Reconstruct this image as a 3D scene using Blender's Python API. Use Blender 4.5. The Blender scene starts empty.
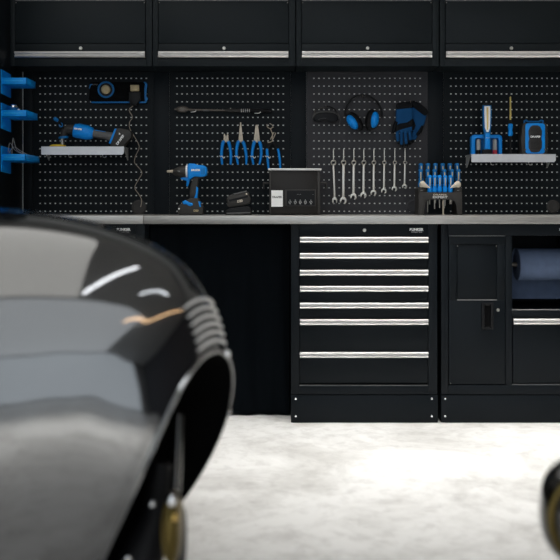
import bpy, bmesh, math, random
from mathutils import Vector, Matrix
random.seed(7)
C = bpy.context.scene.collection
F, H = 948.5, 1.011            # focal length in pixels of the 560 frame, lens height in metres
PI = math.pi

def W(px, py, d): return Vector(((px-280)*d/F, d, H-(py-200)*d/F))
def wx(px, d): return (px-280)*d/F
def wz(py, d): return H-(py-200)*d/F
def sc(d): return d/F

# ------------------------------------------------------------------ materials
def mat(name, col, rough=.5, metal=0., spec=.5, coat=0., bump=0., bscale=400., var=0., vscale=8., stretch=None, ior=None, emis=None, sheen=0.):
    m = bpy.data.materials.new(name); m.use_nodes = True
    nt = m.node_tree; b = nt.nodes['Principled BSDF']
    b.inputs['Base Color'].default_value = (*col, 1)
    b.inputs['Roughness'].default_value = rough
    b.inputs['Metallic'].default_value = metal
    b.inputs['Specular IOR Level'].default_value = spec
    b.inputs['Coat Weight'].default_value = coat
    b.inputs['Coat Roughness'].default_value = .03
    if sheen: b.inputs['Sheen Weight'].default_value = sheen
    if ior: b.inputs['IOR'].default_value = ior
    tc = nt.nodes.new('ShaderNodeTexCoord'); mp = nt.nodes.new('ShaderNodeMapping')
    nt.links.new(tc.outputs['Object'], mp.inputs['Vector'])
    if stretch: mp.inputs['Scale'].default_value = stretch
    if var:
        n = nt.nodes.new('ShaderNodeTexNoise'); n.inputs['Scale'].default_value = vscale; n.inputs['Detail'].default_value = 6
        nt.links.new(mp.outputs['Vector'], n.inputs['Vector'])
        r = nt.nodes.new('ShaderNodeValToRGB')
        r.color_ramp.elements[0].position = .3; r.color_ramp.elements[1].position = .7
        r.color_ramp.elements[0].color = (*[c*(1-var) for c in col], 1)
        r.color_ramp.elements[1].color = (*[min(1, c*(1+var)) for c in col], 1)
        nt.links.new(n.outputs['Fac'], r.inputs['Fac']); nt.links.new(r.outputs['Color'], b.inputs['Base Color'])
    if bump:
        n = nt.nodes.new('ShaderNodeTexNoise'); n.inputs['Scale'].default_value = bscale; n.inputs['Detail'].default_value = 2
        nt.links.new(mp.outputs['Vector'], n.inputs['Vector'])
        bp = nt.nodes.new('ShaderNodeBump'); bp.inputs['Strength'].default_value = bump; bp.inputs['Distance'].default_value = .001
        nt.links.new(n.outputs['Fac'], bp.inputs['Height']); nt.links.new(bp.outputs['Normal'], b.inputs['Normal'])
    return m

M = {}
M['powder'] = mat('black powder coat', (.0050, .0075, .0100), .45, bump=.10, bscale=900, spec=.13)
M['powder_up'] = mat('black powder coat wall units', (.0095, .0135, .0160), .5, bump=.10, bscale=900, spec=.16)
M['peg'] = mat('black pegboard steel', (.0050, .0078, .0100), .5, spec=.12)
M['peg3'] = mat('charcoal pegboard steel', (.036, .036, .041), .55, spec=.25)
M['post'] = mat('black upright steel', (.0060, .0090, .0120), .5, spec=.14)
M['seam'] = mat('black recess', (.002, .002, .0025), .8, spec=.1)
M['wallgrey'] = mat('dark grey wall paint', (.05, .05, .055), .8, var=.05)
M['wallpaint'] = mat('pale wall paint', (.36, .36, .35), .8, var=.05)
M['backing'] = mat('pale backing board', (.88, .88, .85), .8, var=.04, vscale=40)
M['alu'] = mat('anodised aluminium', (.66, .65, .635), .48, 1)
M['shelfalu'] = mat('satin aluminium shelf', (.62, .63, .65), .42, .55, var=.05, vscale=30)
M['steel_top'] = mat('brushed steel worktop', (.46, .45, .43), .42, .75, var=.09, vscale=14, stretch=(1, 6, 10))
M['chrome'] = mat('polished chrome', (.85, .86, .88), .10, 1)
M['steel'] = mat('tool steel', (.56, .54, .49), .32, .9)
M['darksteel'] = mat('dark gunmetal', (.12, .105, .09), .42, .5, var=.2, vscale=60)
M['jaw'] = mat('plier jaw steel', (.56, .49, .39), .4, .4, var=.12, vscale=90)
M['bluelight'] = mat('light blue lip highlight', (.02, .42, .92), .4, spec=.3)  # paler blue for the painted highlight on the tray lips
M['blue'] = mat('blue plastic', (.001, .26, .80), .42, spec=.28, bump=.03, bscale=500)
M['bluecoat'] = mat('blue powder coat', (.001, .31, .88), .45, spec=.28, bump=.05, bscale=900)
M['bluedeep'] = mat('deep blue plastic', (.001, .14, .40), .45, spec=.3)
M['bluefab'] = mat('blue glove fabric', (.005, .062, .18), .85, bump=.4, bscale=900, spec=.2)
M['blackfab'] = mat('black glove fabric', (.007, .008, .010), .9, bump=.4, bscale=900, spec=.15)
M['curtain'] = mat('black cloth', (.0030, .0045, .0062), .9, bump=.25, bscale=700, spec=.05)
M['rubber'] = mat('black rubber', (.006, .006, .007), .6, spec=.2)
M['zinc'] = mat('zinc in glint colour', (.88, .88, .86), .4, .3)  # whitish base colour stands in for glints on hooks, clips and ribs
M['grey'] = mat('dark grey plastic', (.034, .032, .030), .5, spec=.3, var=.1, vscale=50)
M['midgrey'] = mat('mid grey plastic', (.10, .10, .10), .5)
M['black'] = mat('black plastic', (.005, .0055, .0065), .45, spec=.2)
M['boxface'] = mat('dark bronze enamel', (.0135, .0115, .010), .4, spec=.25, var=.15, vscale=10)
M['white'] = mat('white print', (.93, .93, .92), .6)
M['greyprint'] = mat('grey print', (.20, .20, .20), .6)
M['paleprint'] = mat('pale print', (.55, .55, .54), .6)
M['cream'] = mat('cream plastic', (.50, .40, .22), .5)
M['creampale'] = mat('pale cream plastic', (.72, .64, .52), .45)
M['paletube'] = mat('pale grey tube', (.42, .43, .42), .45)
M['yellow'] = mat('yellow foam', (.80, .55, .04), .7)
M['yellowled'] = mat('yellow led strip', (.75, .55, .20), .5)
M['yellowrod'] = mat('yellow rod', (.58, .46, .14), .45)
M['red'] = mat('red band', (.5, .03, .05), .5)
M['cable'] = mat('tan grey cable', (.36, .31, .25), .55)
M['roll'] = mat('blue paper roll', (.075, .11, .19), .8, bump=.15, bscale=300, var=.08, vscale=30)
M['carpaint'] = mat('gloss black car paint', (.004, .0045, .006), .07, spec=.5, coat=1.0, ior=2.4)
M['carblack'] = mat('black intake lining', (.002, .002, .002), .9, spec=.05)
M['cargloss'] = mat('gloss black lamp shell', (.006, .005, .004), .08, coat=1.0, ior=1.6)
M['brass'] = mat('brass', (.62, .42, .13), .22, 1)
M['olivebrass'] = mat('aged brass', (.12, .09, .030), .3, 1)
M['glass'] = mat('lamp lens', (.12, .13, .14), .08, .3, coat=1)
M['goggle'] = mat('smoked lens', (.002, .003, .005), .45, spec=.2)
M['clearframe'] = mat('clear grey frame', (.05, .05, .05), .3, coat=.3)

def floor_mat():
    m = bpy.data.materials.new('pale polished concrete'); m.use_nodes = True
    nt = m.node_tree; b = nt.nodes['Principled BSDF']
    tc = nt.nodes.new('ShaderNodeTexCoord')
    def noise(scale, det, stretch=(1, 1, 1), dist=0):
        mp = nt.nodes.new('ShaderNodeMapping'); mp.inputs['Scale'].default_value = stretch
        nt.links.new(tc.outputs['Object'], mp.inputs['Vector'])
        n = nt.nodes.new('ShaderNodeTexNoise'); n.inputs['Scale'].default_value = scale; n.inputs['Detail'].default_value = det
        n.inputs['Roughness'].default_value = .65; n.inputs['Distortion'].default_value = dist
        nt.links.new(mp.outputs['Vector'], n.inputs['Vector']); return n
    n1 = noise(2.2, 8, (1, 1, 1), .6); n2 = noise(14, 6, (1, 1.0, 1), .3)
    r1 = nt.nodes.new('ShaderNodeValToRGB')
    e = r1.color_ramp.elements
    e[0].position = .34; e[0].color = (.66, .65, .625, 1); e[1].position = .56; e[1].color = (.93, .925, .905, 1)
    r2 = nt.nodes.new('ShaderNodeValToRGB')
    e = r2.color_ramp.elements
    e[0].position = .36; e[0].color = (.86, .855, .85, 1); e[1].position = .52; e[1].color = (1, 1, 1, 1)
    nt.links.new(n1.outputs['Fac'], r1.inputs['Fac']); nt.links.new(n2.outputs['Fac'], r2.inputs['Fac'])
    mx = nt.nodes.new('ShaderNodeMix'); mx.data_type = 'RGBA'; mx.blend_type = 'MULTIPLY'; mx.inputs['Factor'].default_value = 1
    nt.links.new(r1.outputs['Color'], mx.inputs['A']); nt.links.new(r2.outputs['Color'], mx.inputs['B'])
    nt.links.new(mx.outputs['Result'], b.inputs['Base Color'])
    b.inputs['Roughness'].default_value = .42; b.inputs['Specular IOR Level'].default_value = .35
    return m
M['floor'] = floor_mat()

# ------------------------------------------------------------------ mesh builder
class MB:
    def __init__(s): s.bm = bmesh.new()
    def _merge(s, t):
        me = bpy.data.meshes.new('t'); t.to_mesh(me); t.free(); s.bm.from_mesh(me); bpy.data.meshes.remove(me)
    def _bev(s, t, bev, seg=2, ang=.5):
        if bev:
            bmesh.ops.recalc_face_normals(t, faces=t.faces)
            ed = [e for e in t.edges if len(e.link_faces) == 2 and e.calc_face_angle(0) > ang]
            bmesh.ops.bevel(t, geom=ed, offset=bev, segments=seg, affect='EDGES', profile=.5, clamp_overlap=True)
    def box(s, x0, x1, y0, y1, z0, z1, bev=0, seg=2):
        t = bmesh.new(); bmesh.ops.create_cube(t, size=1)
        for v in t.verts:
            v.co = Vector(((x0+x1)/2+v.co.x*abs(x1-x0), (y0+y1)/2+v.co.y*abs(y1-y0), (z0+z1)/2+v.co.z*abs(z1-z0)))
        s._bev(t, bev, seg); s._merge(t); return s
    def pbox(s, px0, px1, py0, py1, d, th, bev=0, seg=2, back=0.):   # front face at depth d (or set back by «back» behind it)
        return s.box(wx(px0, d), wx(px1, d), d+back, d+back+th, wz(py1, d), wz(py0, d), bev, seg)
    def poly(s, pts, y0, y1, bev=0, seg=2):                       # outline in (x, z), extruded along y
        t = bmesh.new()
        a = [t.verts.new((p[0], y0, p[1])) for p in pts]; b = [t.verts.new((p[0], y1, p[1])) for p in pts]
        n = len(pts)
        t.faces.new(a); t.faces.new(b[::-1])
        for i in range(n): t.faces.new((a[i], b[i], b[(i+1) % n], a[(i+1) % n]))
        bmesh.ops.recalc_face_normals(t, faces=t.faces)
        s._bev(t, bev, seg); s._merge(t); return s
    def prism(s, pts, d, th, bev=0, seg=2):
        return s.poly([(wx(p[0], d), wz(p[1], d)) for p in pts], d, d+th, bev, seg)
    def profx(s, prof, x0, x1):                                    # outline in (y, z), extruded along x
        t = bmesh.new()
        a = [t.verts.new((x0, p[0], p[1])) for p in prof]; b = [t.verts.new((x1, p[0], p[1])) for p in prof]
        n = len(prof)
        t.faces.new(a); t.faces.new(b[::-1])
        for i in range(n): t.faces.new((a[i], b[i], b[(i+1) % n], a[(i+1) % n]))
        bmesh.ops.recalc_face_normals(t, faces=t.faces); s._merge(t); return s
    def lathe(s, o, axis, prof, n=24, squash=None):               # prof: (height along axis, radius)
        o = Vector(o); ax = Vector(axis).normalized()
        up = Vector((0, 1, 0)) if abs(ax.y) < .9 else Vector((0, 0, 1))
        e1 = ax.cross(up).normalized(); e2 = e1.cross(ax).normalized()
        sq = squash or (1, 1)
        t = bmesh.new(); rings = []
        for h, r in prof:
            if r < 1e-6: rings.append([t.verts.new(o+ax*h)])
            else: rings.append([t.verts.new(o+ax*h+(e1*math.cos(2*PI*k/n)*sq[0]+e2*math.sin(2*PI*k/n)*sq[1])*r) for k in range(n)])
        for A, B in zip(rings, rings[1:]):
            for k in range(n):
                if len(A) == 1 and len(B) == 1: continue
                if len(A) == 1: t.faces.new((A[0], B[k], B[(k+1) % n]))
                elif len(B) == 1: t.faces.new((A[k], B[0], A[(k+1) % n]))
                else: t.faces.new((A[k], B[k], B[(k+1) % n], A[(k+1) % n]))
        for R in (rings[0], rings[-1]):
            if len(R) > 2: t.faces.new(R)
        bmesh.ops.recalc_face_normals(t, faces=t.faces); s._merge(t); return s
    def tube(s, pts, r, n=10, closed=False, smooth=0):
        pts = [Vector(p) for p in pts]
        if smooth: pts, r = spline(pts, r, smooth, closed)
        k = len(pts); rr = r if isinstance(r, (list, tuple)) else [r]*k
        t = bmesh.new(); rings = []; e1 = None
        for i, p in enumerate(pts):
            a = pts[i-1] if (i or closed) else p; b = pts[(i+1) % k] if (i < k-1 or closed) else p
            tg = (b-a).normalized()
            if e1 is None:
                up = Vector((0, 1, 0)) if abs(tg.y) < .9 else Vector((1, 0, 0)); e1 = tg.cross(up).normalized()
            else: e1 = (e1-tg*e1.dot(tg)).normalized()
            e2 = tg.cross(e1)
            rings.append([t.verts.new(p+(e1*math.cos(2*PI*q/n)+e2*math.sin(2*PI*q/n))*rr[i]) for q in range(n)])
        m = k if closed else k-1
        for i in range(m):
            A, B = rings[i], rings[(i+1) % k]
            for q in range(n): t.faces.new((A[q], A[(q+1) % n], B[(q+1) % n], B[q]))
        if not closed: t.faces.new(rings[0][::-1]); t.faces.new(rings[-1])
        bmesh.ops.recalc_face_normals(t, faces=t.faces); s._merge(t); return s
    def ball(s, c, r, u=20, v=12, rot=None):
        t = bmesh.new(); bmesh.ops.create_uvsphere(t, u_segments=u, v_segments=v, radius=1)
        rv = r if isinstance(r, (tuple, list)) else (r, r, r)
        R = rot or Matrix.Identity(3)
        for q in t.verts: q.co = Vector(c)+R @ Vector((q.co.x*rv[0], q.co.y*rv[1], q.co.z*rv[2]))
        s._merge(t); return s
    def build(s, name, m, parent=None, smooth=True, ang=35, base=None):
        me = bpy.data.meshes.new(name)
        off = world(parent) if parent else Vector(base) if base else Vector((0, 0, 0))
        if base is None and parent is None:
            lo = [min(v.co[i] for v in s.bm.verts) for i in range(3)]; hi = [max(v.co[i] for v in s.bm.verts) for i in range(3)]
            off = Vector(((lo[0]+hi[0])/2, (lo[1]+hi[1])/2, lo[2]))
        for v in s.bm.verts: v.co -= off
        s.bm.to_mesh(me); s.bm.free()
        me.materials.append(M[m])
        if smooth:
            me.polygons.foreach_set('use_smooth', [True]*len(me.polygons)); me.set_sharp_from_angle(angle=math.radians(ang))
        o = bpy.data.objects.new(name, me); C.objects.link(o)
        if parent: o.parent = parent
        else: o.location = off
        return o

def spline(pts, r, seg, closed=False):
    k = len(pts); out = []; ro = []; rr = r if isinstance(r, (list, tuple)) else [r]*k
    g = (lambda i: i % k) if closed else (lambda i: max(0, min(k-1, i)))
    for i in range(k if closed else k-1):
        p0, p1, p2, p3 = (pts[g(i+j)] for j in (-1, 0, 1, 2))
        for q in range(seg):
            t = q/seg
            out.append(.5*((2*p1)+(p2-p0)*t+(2*p0-5*p1+4*p2-p3)*t*t+(3*p1-p0-3*p2+p3)*t**3))
            ro.append(rr[g(i)]*(1-t)+rr[g(i+1)]*t)
    if not closed: out.append(pts[-1]); ro.append(rr[-1])
    return out, ro

def world(o):
    v = Vector((0, 0, 0))
    while o is not None: v += o.location; o = o.parent
    return v
def tag(o, label, cat, group=None):
    o['label'] = label; o['category'] = cat
    if group: o['group'] = group
    return o
def thing(name, label, cat, loc, group=None):
    o = bpy.data.objects.new(name, None); o.empty_display_size = .05; C.objects.link(o); o.location = loc
    return tag(o, label, cat, group)
def struct(o): o['kind'] = 'structure'; return o

def text(name, body, m, parent, x, z, y, size, rot=0., align='CENTER', depth=.0004, xs=1., bold=0.):
    cu = bpy.data.curves.new(name, 'FONT'); cu.body = body; cu.size = size; cu.align_x = align; cu.align_y = 'CENTER'; cu.extrude = depth
    cu.offset = bold
    o = bpy.data.objects.new(name, cu); C.objects.link(o)
    bpy.context.view_layer.update()
    me = bpy.data.meshes.new_from_object(o.evaluated_get(bpy.context.evaluated_depsgraph_get()))
    bpy.data.objects.remove(o); bpy.data.curves.remove(cu)
    R = Matrix.Rotation(-rot, 4, 'Y') @ Matrix.Rotation(PI/2, 4, 'X') @ Matrix.Diagonal((xs, 1, 1, 1))
    me.transform(Matrix.Translation(Vector((x, y, z))-world(parent)) @ R)
    me.materials.clear(); me.materials.append(M[m])
    q = bpy.data.objects.new(name, me); C.objects.link(q); q.parent = parent
    return q

ORD = ['first', 'second', 'third', 'fourth', 'fifth', 'sixth', 'seventh', 'eighth']

# ------------------------------------------------------------------ depths of the planes (metres from the lens)
FL, WC, PB, WALL = 4.30, 4.50, 4.71, 4.76
ZT = .940                                                       # worktop height
XL = -1.2788                                                     # side of the tall cabinet on the left

# ------------------------------------------------------------------ the room
RX0, RX1, RY0, RY1, RZ = -4.0, 4.6, -5.0, WALL+.002, 3.1
struct(MB().box(RX0-.1, RX1+.1, RY0-.1, RY1+.1, -.08, 0).build('floor', 'floor', smooth=False))
struct(MB().box(RX0-.1, RX1+.1, RY0-.1, RY1+.1, RZ, RZ+.08).build('ceiling', 'wallpaint', smooth=False))
struct(MB().box(RX0-.1, RX1+.1, RY1, RY1+.1, 0, RZ).build('wall_back', 'wallpaint', smooth=False))
struct(MB().box(RX0-.1, RX1+.1, RY0-.1, RY0, 0, RZ).build('wall_front', 'wallpaint', smooth=False))
struct(MB().box(RX0-.1, RX0, RY0, RY1, 0, RZ).build('wall_left', 'wallpaint', smooth=False))
struct(MB().box(RX1, RX1+.1, RY0, RY1, 0, RZ).build('wall_right', 'wallgrey', smooth=False))

# ------------------------------------------------------------------ handles
def handle(px0, px1, py0, py1, d, parent, out=.018):
    h = sc(d)*(py1-py0); z0 = wz(py1, d)
    prof = [(0, 0), (-.50, .0), (-.80, .08), (-.92, .20), (-.80, .32), (-.52, .40), (-.50, .52), (-.80, .60), (-1, .74), (-.98, .90), (-.75, 1), (0, 1)]
    m = MB(); m.profx([(d+a*out, z0+b*h) for a, b in prof], wx(px0, d), wx(px1, d))
    return m.build('handle', 'alu', parent, ang=60)
def lock(px, py, d, parent, r=.0085):
    m = MB(); m.lathe(W(px, py, d)+Vector((0, .002, 0)), (0, -1, 0), [(0, r), (.006, r), (.009, r*.8), (.009, r*.3), (.004, r*.28), (.004, 0)], 20)
    return m.build('lock', 'steel', parent)
def logo(px, py, d, parent):
    text('logo', 'BUNKER', 'white', parent, wx(px, d), wz(py-.55, d), d-.0006, .0165, xs=.98, bold=.0007)
    text('logo', 'by Draper Tools', 'paleprint', parent, wx(px+.3, d), wz(py+1.75, d), d-.0006, .0072, bold=.0001)

# ------------------------------------------------------------------ drawer units and cupboard unit
def frame_bars(m, x0, x1, y_top, y_bot, left, right, top, bot, d, th=.03):
    m.pbox(x0, left, y_top, y_bot, d, th, .0015); m.pbox(right, x1, y_top, y_bot, d, th, .0015)
    m.pbox(left, right, y_top, top, d, th, .0015); m.pbox(left, right, bot, y_bot, d, th, .0015)
def plinth(t, x0, x1, d, screws):
    p = MB().pbox(x0, x1, 395.2, 422.6, d, .45, .002).build('plinth', 'powder', t)
    for sx, sy in screws:
        MB().lathe(W(sx, sy, d)+Vector((0, .001, 0)), (0, -1, 0), [(0, .0052), (.002, .005), (.0035, .003), (.0035, 0)], 12).build('screw', 'chrome', p)
    for fx in (x0+9, x1-9):
        MB().lathe((wx(fx, d), d+.03, 0), (0, 0, 1), [(0, .02), (.004, .02), (.006, .012), (.012, .012)], 16).build('foot', 'steel', p)
    for fx in (x0+9, x1-9):
        MB().lathe((wx(fx, d), d+.38, 0), (0, 0, 1), [(0, .02), (.004, .02), (.006, .012), (.012, .012)], 16).build('foot', 'steel', p)
def drawer_unit(off, label):
    d = FL; X = lambda p: p+off
    t = thing('drawer_unit', label, 'tool cabinet', (wx(X(364), d), d+.22, 0), 'black tool drawer units under the worktop')
    m = MB()
    frame_bars(m, X(291), X(437.4), 224.1, 394.4, X(299.3), X(428.4), 236, 386, d)
    m.pbox(X(291.3), X(437), 224.2, 394.3, d, .42, back=.03)
    m.build('carcass', 'powder', t)
    tops = [236.9, 252.9, 269.7, 285.8, 302.5, 319.0, 351.8]; bots = [252.2, 269.0, 285.1, 301.8, 318.3, 351.1, 382.8]
    for a, b in zip(tops, bots):
        dr = MB().pbox(X(299.9), X(427.9), a-.2, b, d+.004, .024, .0018).build('drawer', 'powder', t)
        handle(X(299.9), X(427.9), a, a+5.9, d+.004, dr)
    MB().pbox(X(299.5), X(428.2), 385.1, 385.9, d+.002, .01).build('sill_lit_edge', 'midgrey', t)  # lit edge under the drawers, put in as a grey strip
    lock(X(364.5), 230.2, d, t); logo(X(416.4), 230.2, d, t)
    plinth(t, X(291), X(438), d, [(X(295.8), 398.8), (X(295.8), 416.2), (X(431.8), 398.8), (X(431.8), 416.2)])
    return t
drawer_unit(0, 'seven-drawer black tool cabinet with silver handles in the middle, right of the cloth-covered bay')
drawer_unit(-293.0, 'black tool drawer cabinet mostly hidden behind the black car, only its logo corner showing')

d = FL
t = thing('cupboard_unit', 'black floor cupboard with one door, an open paper-roll bay and a drawer', 'tool cabinet', (wx(516, d), d+.22, 0))
m = MB()
frame_bars(m, 441.2, 591, 224.1, 394.4, 448.3, 583.5, 235.6, 385.2, d)
m.pbox(505.6, 512.2, 235.6, 385.2, d, .03, .0015)                       # mullion
m.pbox(512.2, 583.5, 310.5, 317.6, d, .03, .0015)                       # rail under the bay
m.pbox(441.5, 511.5, 224.2, 394.3, d, .42, back=.03)                          # body behind the door
m.pbox(512.2, 590.7, 311.5, 394.3, d, .42, back=.03)                          # body behind the drawer
m.pbox(512.2, 590.7, 224.2, 234, d, .42, back=.03)
m.box(wx(584, d), wx(590.7, d), d+.03, d+.45, wz(311.5, d), wz(234, d))
m.box(wx(511, d), wx(590.7, d), d+.43, d+.45, wz(311.5, d), wz(234, d))
m.build('carcass', 'powder', t)
MB().pbox(512.3, 583.4, 309.7, 310.3, d-.001, .02).build('bay_edge', 'greyprint', t)
dd = d+.003
do = MB()
# door leaf: rails around a recessed upper panel, solid below
do.pbox(449.0, 505.2, 236.2, 244.2, dd, .02, .001); do.pbox(449.0, 457.0, 244.2, 300.4, dd, .02, .001)
do.pbox(497.0, 505.2, 244.2, 300.4, dd, .02, .001); do.pbox(449.0, 505.2, 300.4, 384.2, dd, .02, .001)
do = do.build('door', 'powder', t)
MB().pbox(457.3, 496.7, 244.6, 299.6, dd+.004, .016, .001).build('door_panel', 'powder', do)
MB().pbox(457, 497, 299.6, 300.4, dd-.001, .012).build('panel_lip', 'greyprint', do)
MB().pbox(449, 505.2, 235.6, 236.2, dd-.0005, .012).build('edge_lip', 'greyprint', do)
h = MB()
h.pbox(481.8, 484.6, 302.8, 329.6, dd-.007, .008, .0015); h.pbox(491.0, 493.8, 302.8, 329.6, dd-.007, .008, .0015)
h.pbox(484.6, 491.0, 302.8, 305.6, dd-.007, .008, .0015); h.pbox(484.6, 491.0, 327.0, 329.6, dd-.007, .008, .0015)
h.build('recessed_handle', 'black', do)
MB().pbox(484.6, 491, 305.6, 327, dd-.0012, .002).build('handle_recess', 'seam', do)
lock(497.8, 310, dd, do, .0075)
for sx, sy in ((457.6, 246), (496.4, 246), (450.6, 383.4)):
    MB().ball(W(sx, sy, dd), .0026, 10, 6).build('rivet', 'steel', do)
dr = MB().pbox(512.9, 582.9, 318.2, 382.9, d+.004, .024, .0018).build('drawer', 'powder', t)
handle(513.3, 582.9, 318.4, 324.5, d+.004, dr)
MB().pbox(512.5, 583.2, 384.2, 385.0, d+.002, .01).build('sill_lit_edge', 'midgrey', t)  # grey strip drawn for the lit edge below the drawer
logo(566.2, 230.2, d, t)
plinth(t, 441.3, 591, d, [(445.2, 398.8), (445.2, 416.2), (586, 398.8), (586, 416.2)])

# paper roll in the bay
dc = 4.425; r = .0735
x0, x1 = wx(520.8, dc-r), wx(580, dc-r); zc = wz(265.6, dc-r)
t = thing('paper_roll', 'blue paper towel roll hanging in the open bay of the floor cupboard', 'paper roll', ((x0+x1)/2, dc, zc-r))
MB().lathe((x0, dc, zc), (1, 0, 0), [(0, .02), (0, r*.985), (.002, r), (x1-x0-.002, r), (x1-x0, r*.985), (x1-x0, .02)], 48).build('roll', 'roll', t)
MB().lathe((wx(512.6, d+.03), dc, zc), (1, 0, 0), [(0, .011), (x1-x0+.075, .011)], 16).build('spindle', 'darksteel', t)
pts = [(dc-r*.99+.001*k*0, 0) for k in range(1)]
prof = []
zb = wz(298.4, dc+r)
for k in range(13):
    a = PI/2-PI/2*k/12; prof.append((dc+(r+.0015)*math.cos(a), zc+(r+.0015)*math.sin(a)))
prof += [(dc+r+.0015, zc-.02), (dc+r-.004, zb+.02), (dc+r-.012, zb)]
inner = [(y-.0014, z-.0006) for y, z in prof][::-1]
MB().profx(prof+inner, x0-.008, x1+.004).build('loose_sheet', 'roll', t)

# worktops
XS = -.6167
tag(MB().box(XL-.002, XS-.0006, FL-.014, WALL, ZT-.0373, ZT+.0012, .0022, 2).build('worktop', 'steel_top'), 'left length of pale brushed steel worktop, partly hidden by the car', 'worktop', 'steel worktops over the floor units')
tag(MB().box(XS+.0006, 1.418, FL-.014, WALL, ZT-.0373, ZT, .0022, 2).build('worktop', 'steel_top'), 'long right length of pale brushed steel worktop above the drawers and cupboard', 'worktop', 'steel worktops over the floor units')

# black cloth in the open bay
m = MB(); t_ = bmesh.new(); NX, NZ = 90, 40
xa, xb, za, zb = -.612, .048, .006, ZT-.041
g = []
for i in range(NX+1):
    u = i/NX; row = []
    for j in range(NZ+1):
        v = j/NZ
        w = .010*math.sin(u*21+1.2*math.sin(v*3))*(1-.6*v)+.006*math.sin(u*47+v*2.1)*(1-.7*v)+.012*math.exp(-((u-.55-.22*v)/.05)**2)*(1-v)+.008*math.exp(-((u-.86-.08*v)/.03)**2)*(1-.6*v)
        row.append(t_.verts.new((xa+(xb-xa)*u, 4.455-w, za+(zb-za)*v)))
    g.append(row)
for i in range(NX):
    for j in range(NZ): t_.faces.new((g[i][j], g[i+1][j], g[i+1][j+1], g[i][j+1]))
m._merge(t_)
o = m.build('curtain', 'curtain', ang=180); o.modifiers.new('cloth thickness', 'SOLIDIFY').thickness = .002
tag(o, 'black cloth curtain hanging in the open bay under the worktop beside the drawers', 'curtain')

# tall cabinet at the left
t = thing('tall_cabinet', 'black tall cabinet side at the left edge carrying the blue trays', 'cabinet', (XL-.34, 4.4, 0))
MB().box(XL-.66, XL, 4.05, WALL, .0, 2.55, .002).build('carcass', 'powder', t)
MB().box(XL-.64, XL-.01, 4.035, 4.05, .1, 2.5, .002).build('door', 'powder', t)

# ------------------------------------------------------------------ wall cabinets
SE = [9.4, 152.6, 296.1, 439.8]
WL = ['black wall cabinet with silver handle, above the polisher shelf', 'black wall cabinet with silver handle, above the torque wrench and pliers',
      'black wall cabinet with silver handle, above the ear defenders and gloves', 'black wall cabinet with silver handle, above the lamp and radio shelf']
for s0, lab in zip(SE, WL):
    d = WC; s1 = s0+142.9
    t = thing('wall_cabinet', lab, 'wall cabinet', ((wx(s0, d)+wx(s1, d))/2, d+.12, wz(66.2, d)), 'black wall cabinets')
    m = MB()
    frame_bars(m, s0+.2, s1-.2, -16, 66.2, s0+5.3, s0+136.3, .2, 58.6, d, .03)
    m.pbox(s0+.3, s1-.3, -16, 65.8, d, WALL-d-.03, back=.03)
    m.build('carcass', 'powder_up', t)
    do = MB().pbox(s0+5.8, s0+135.8, 43.6, 58.2, d+.003, .024, .0012)
    do.pbox(s0+5.8, s0+135.8, .8, 43.2, d+.005, .022, .0015)
    do = do.build('door', 'powder_up', t)
    MB().pbox(s0+6, s0+135.6, .2, .8, d, .012).build('edge_lip', 'greyprint', do)
    handle(s0+5.9, s0+135.7, 51.6, 58.1, d+.003, do)
    lock(s0+71.4, 48.3, d+.003, do, .0085)
    for q in (6.6, 135):
        MB().ball(W(s0+q, 2.6, d+.004), .0028, 10, 6).build('hinge_pin', 'steel', do)

# ------------------------------------------------------------------ pegboards
struct(MB().box(XL, 1.414, PB+.0028, WALL, ZT, wz(60, PB)).build('wall_panel', 'backing', smooth=False))['label'] = 'pale backing board seen through the pegboard holes'
PX = [32.6, 169.5, 306.4, 443.4]
PLB = ['black perforated pegboard behind the polisher shelf', 'black perforated pegboard behind the pliers and impact wrench',
       'charcoal grey perforated pegboard behind the spanners and gloves', 'black perforated pegboard behind the lamp and radio shelf']
def pegboard(p0, lab, mt, grom):
    d = PB; w = 121.2
    X0, X1 = wx(p0, d), wx(p0+w, d); Z0, Z1 = ZT, wz(64, d)
    t = thing('pegboard', lab, 'pegboard', ((X0+X1)/2, d, ZT), 'perforated pegboards over the worktop')
    xs = [X0]; zs = [Z0]
    hw, hh = .0040, .0028
    for c in range(22): x = wx(p0+7.5+5.06*c, d); xs += [x-hw, x+hw]
    for r_ in range(18): z = wz(78.3+7.82*(17-r_), d); zs += [z-hh, z+hh]
    xs.append(X1); zs.append(Z1)
    b = bmesh.new()
    g = [[b.verts.new((x, d, z)) for z in zs] for x in xs]
    for i in range(len(xs)-1):
        for j in range(len(zs)-1):
            if i % 2 == 1 and j % 2 == 1: continue
            b.faces.new((g[i][j], g[i+1][j], g[i+1][j+1], g[i][j+1]))
    m = MB(); m._merge(b)
    o = m.build('perforated_sheet', mt, t, smooth=False)
    sm = o.modifiers.new('sheet thickness', 'SOLIDIFY'); sm.thickness = .0015; sm.offset = -1
    for a_ in (X0, X1-.004): MB().box(a_, a_+.004, d-.0025, d+.0026, Z0, Z1).build('folded_edge', mt, t)
    if grom:
        c = W(grom[0], grom[1], d-.004)
        rr = grom[2]*sc(d)
        MB().lathe(c+Vector((0, .004, 0)), (0, -1, 0), [(0, rr), (.004, rr), (.006, rr*.9), (.006, rr*.78), (.004, rr*.74), (.0045, rr*.2), (.003, 0)], 32).build('cable_grommet', 'grey' if grom[3] else mt, t)
    return t
pegboard(PX[0], PLB[0], 'peg', (138.9, 207.3, 7.5, 1)); pegboard(PX[1], PLB[1], 'peg', None)
pegboard(PX[2], PLB[2], 'peg3', (413.4, 206, 6.5, 0)); pegboard(PX[3], PLB[3], 'peg', (553.2, 206.5, 6.6, 1))
k = 0
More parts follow.
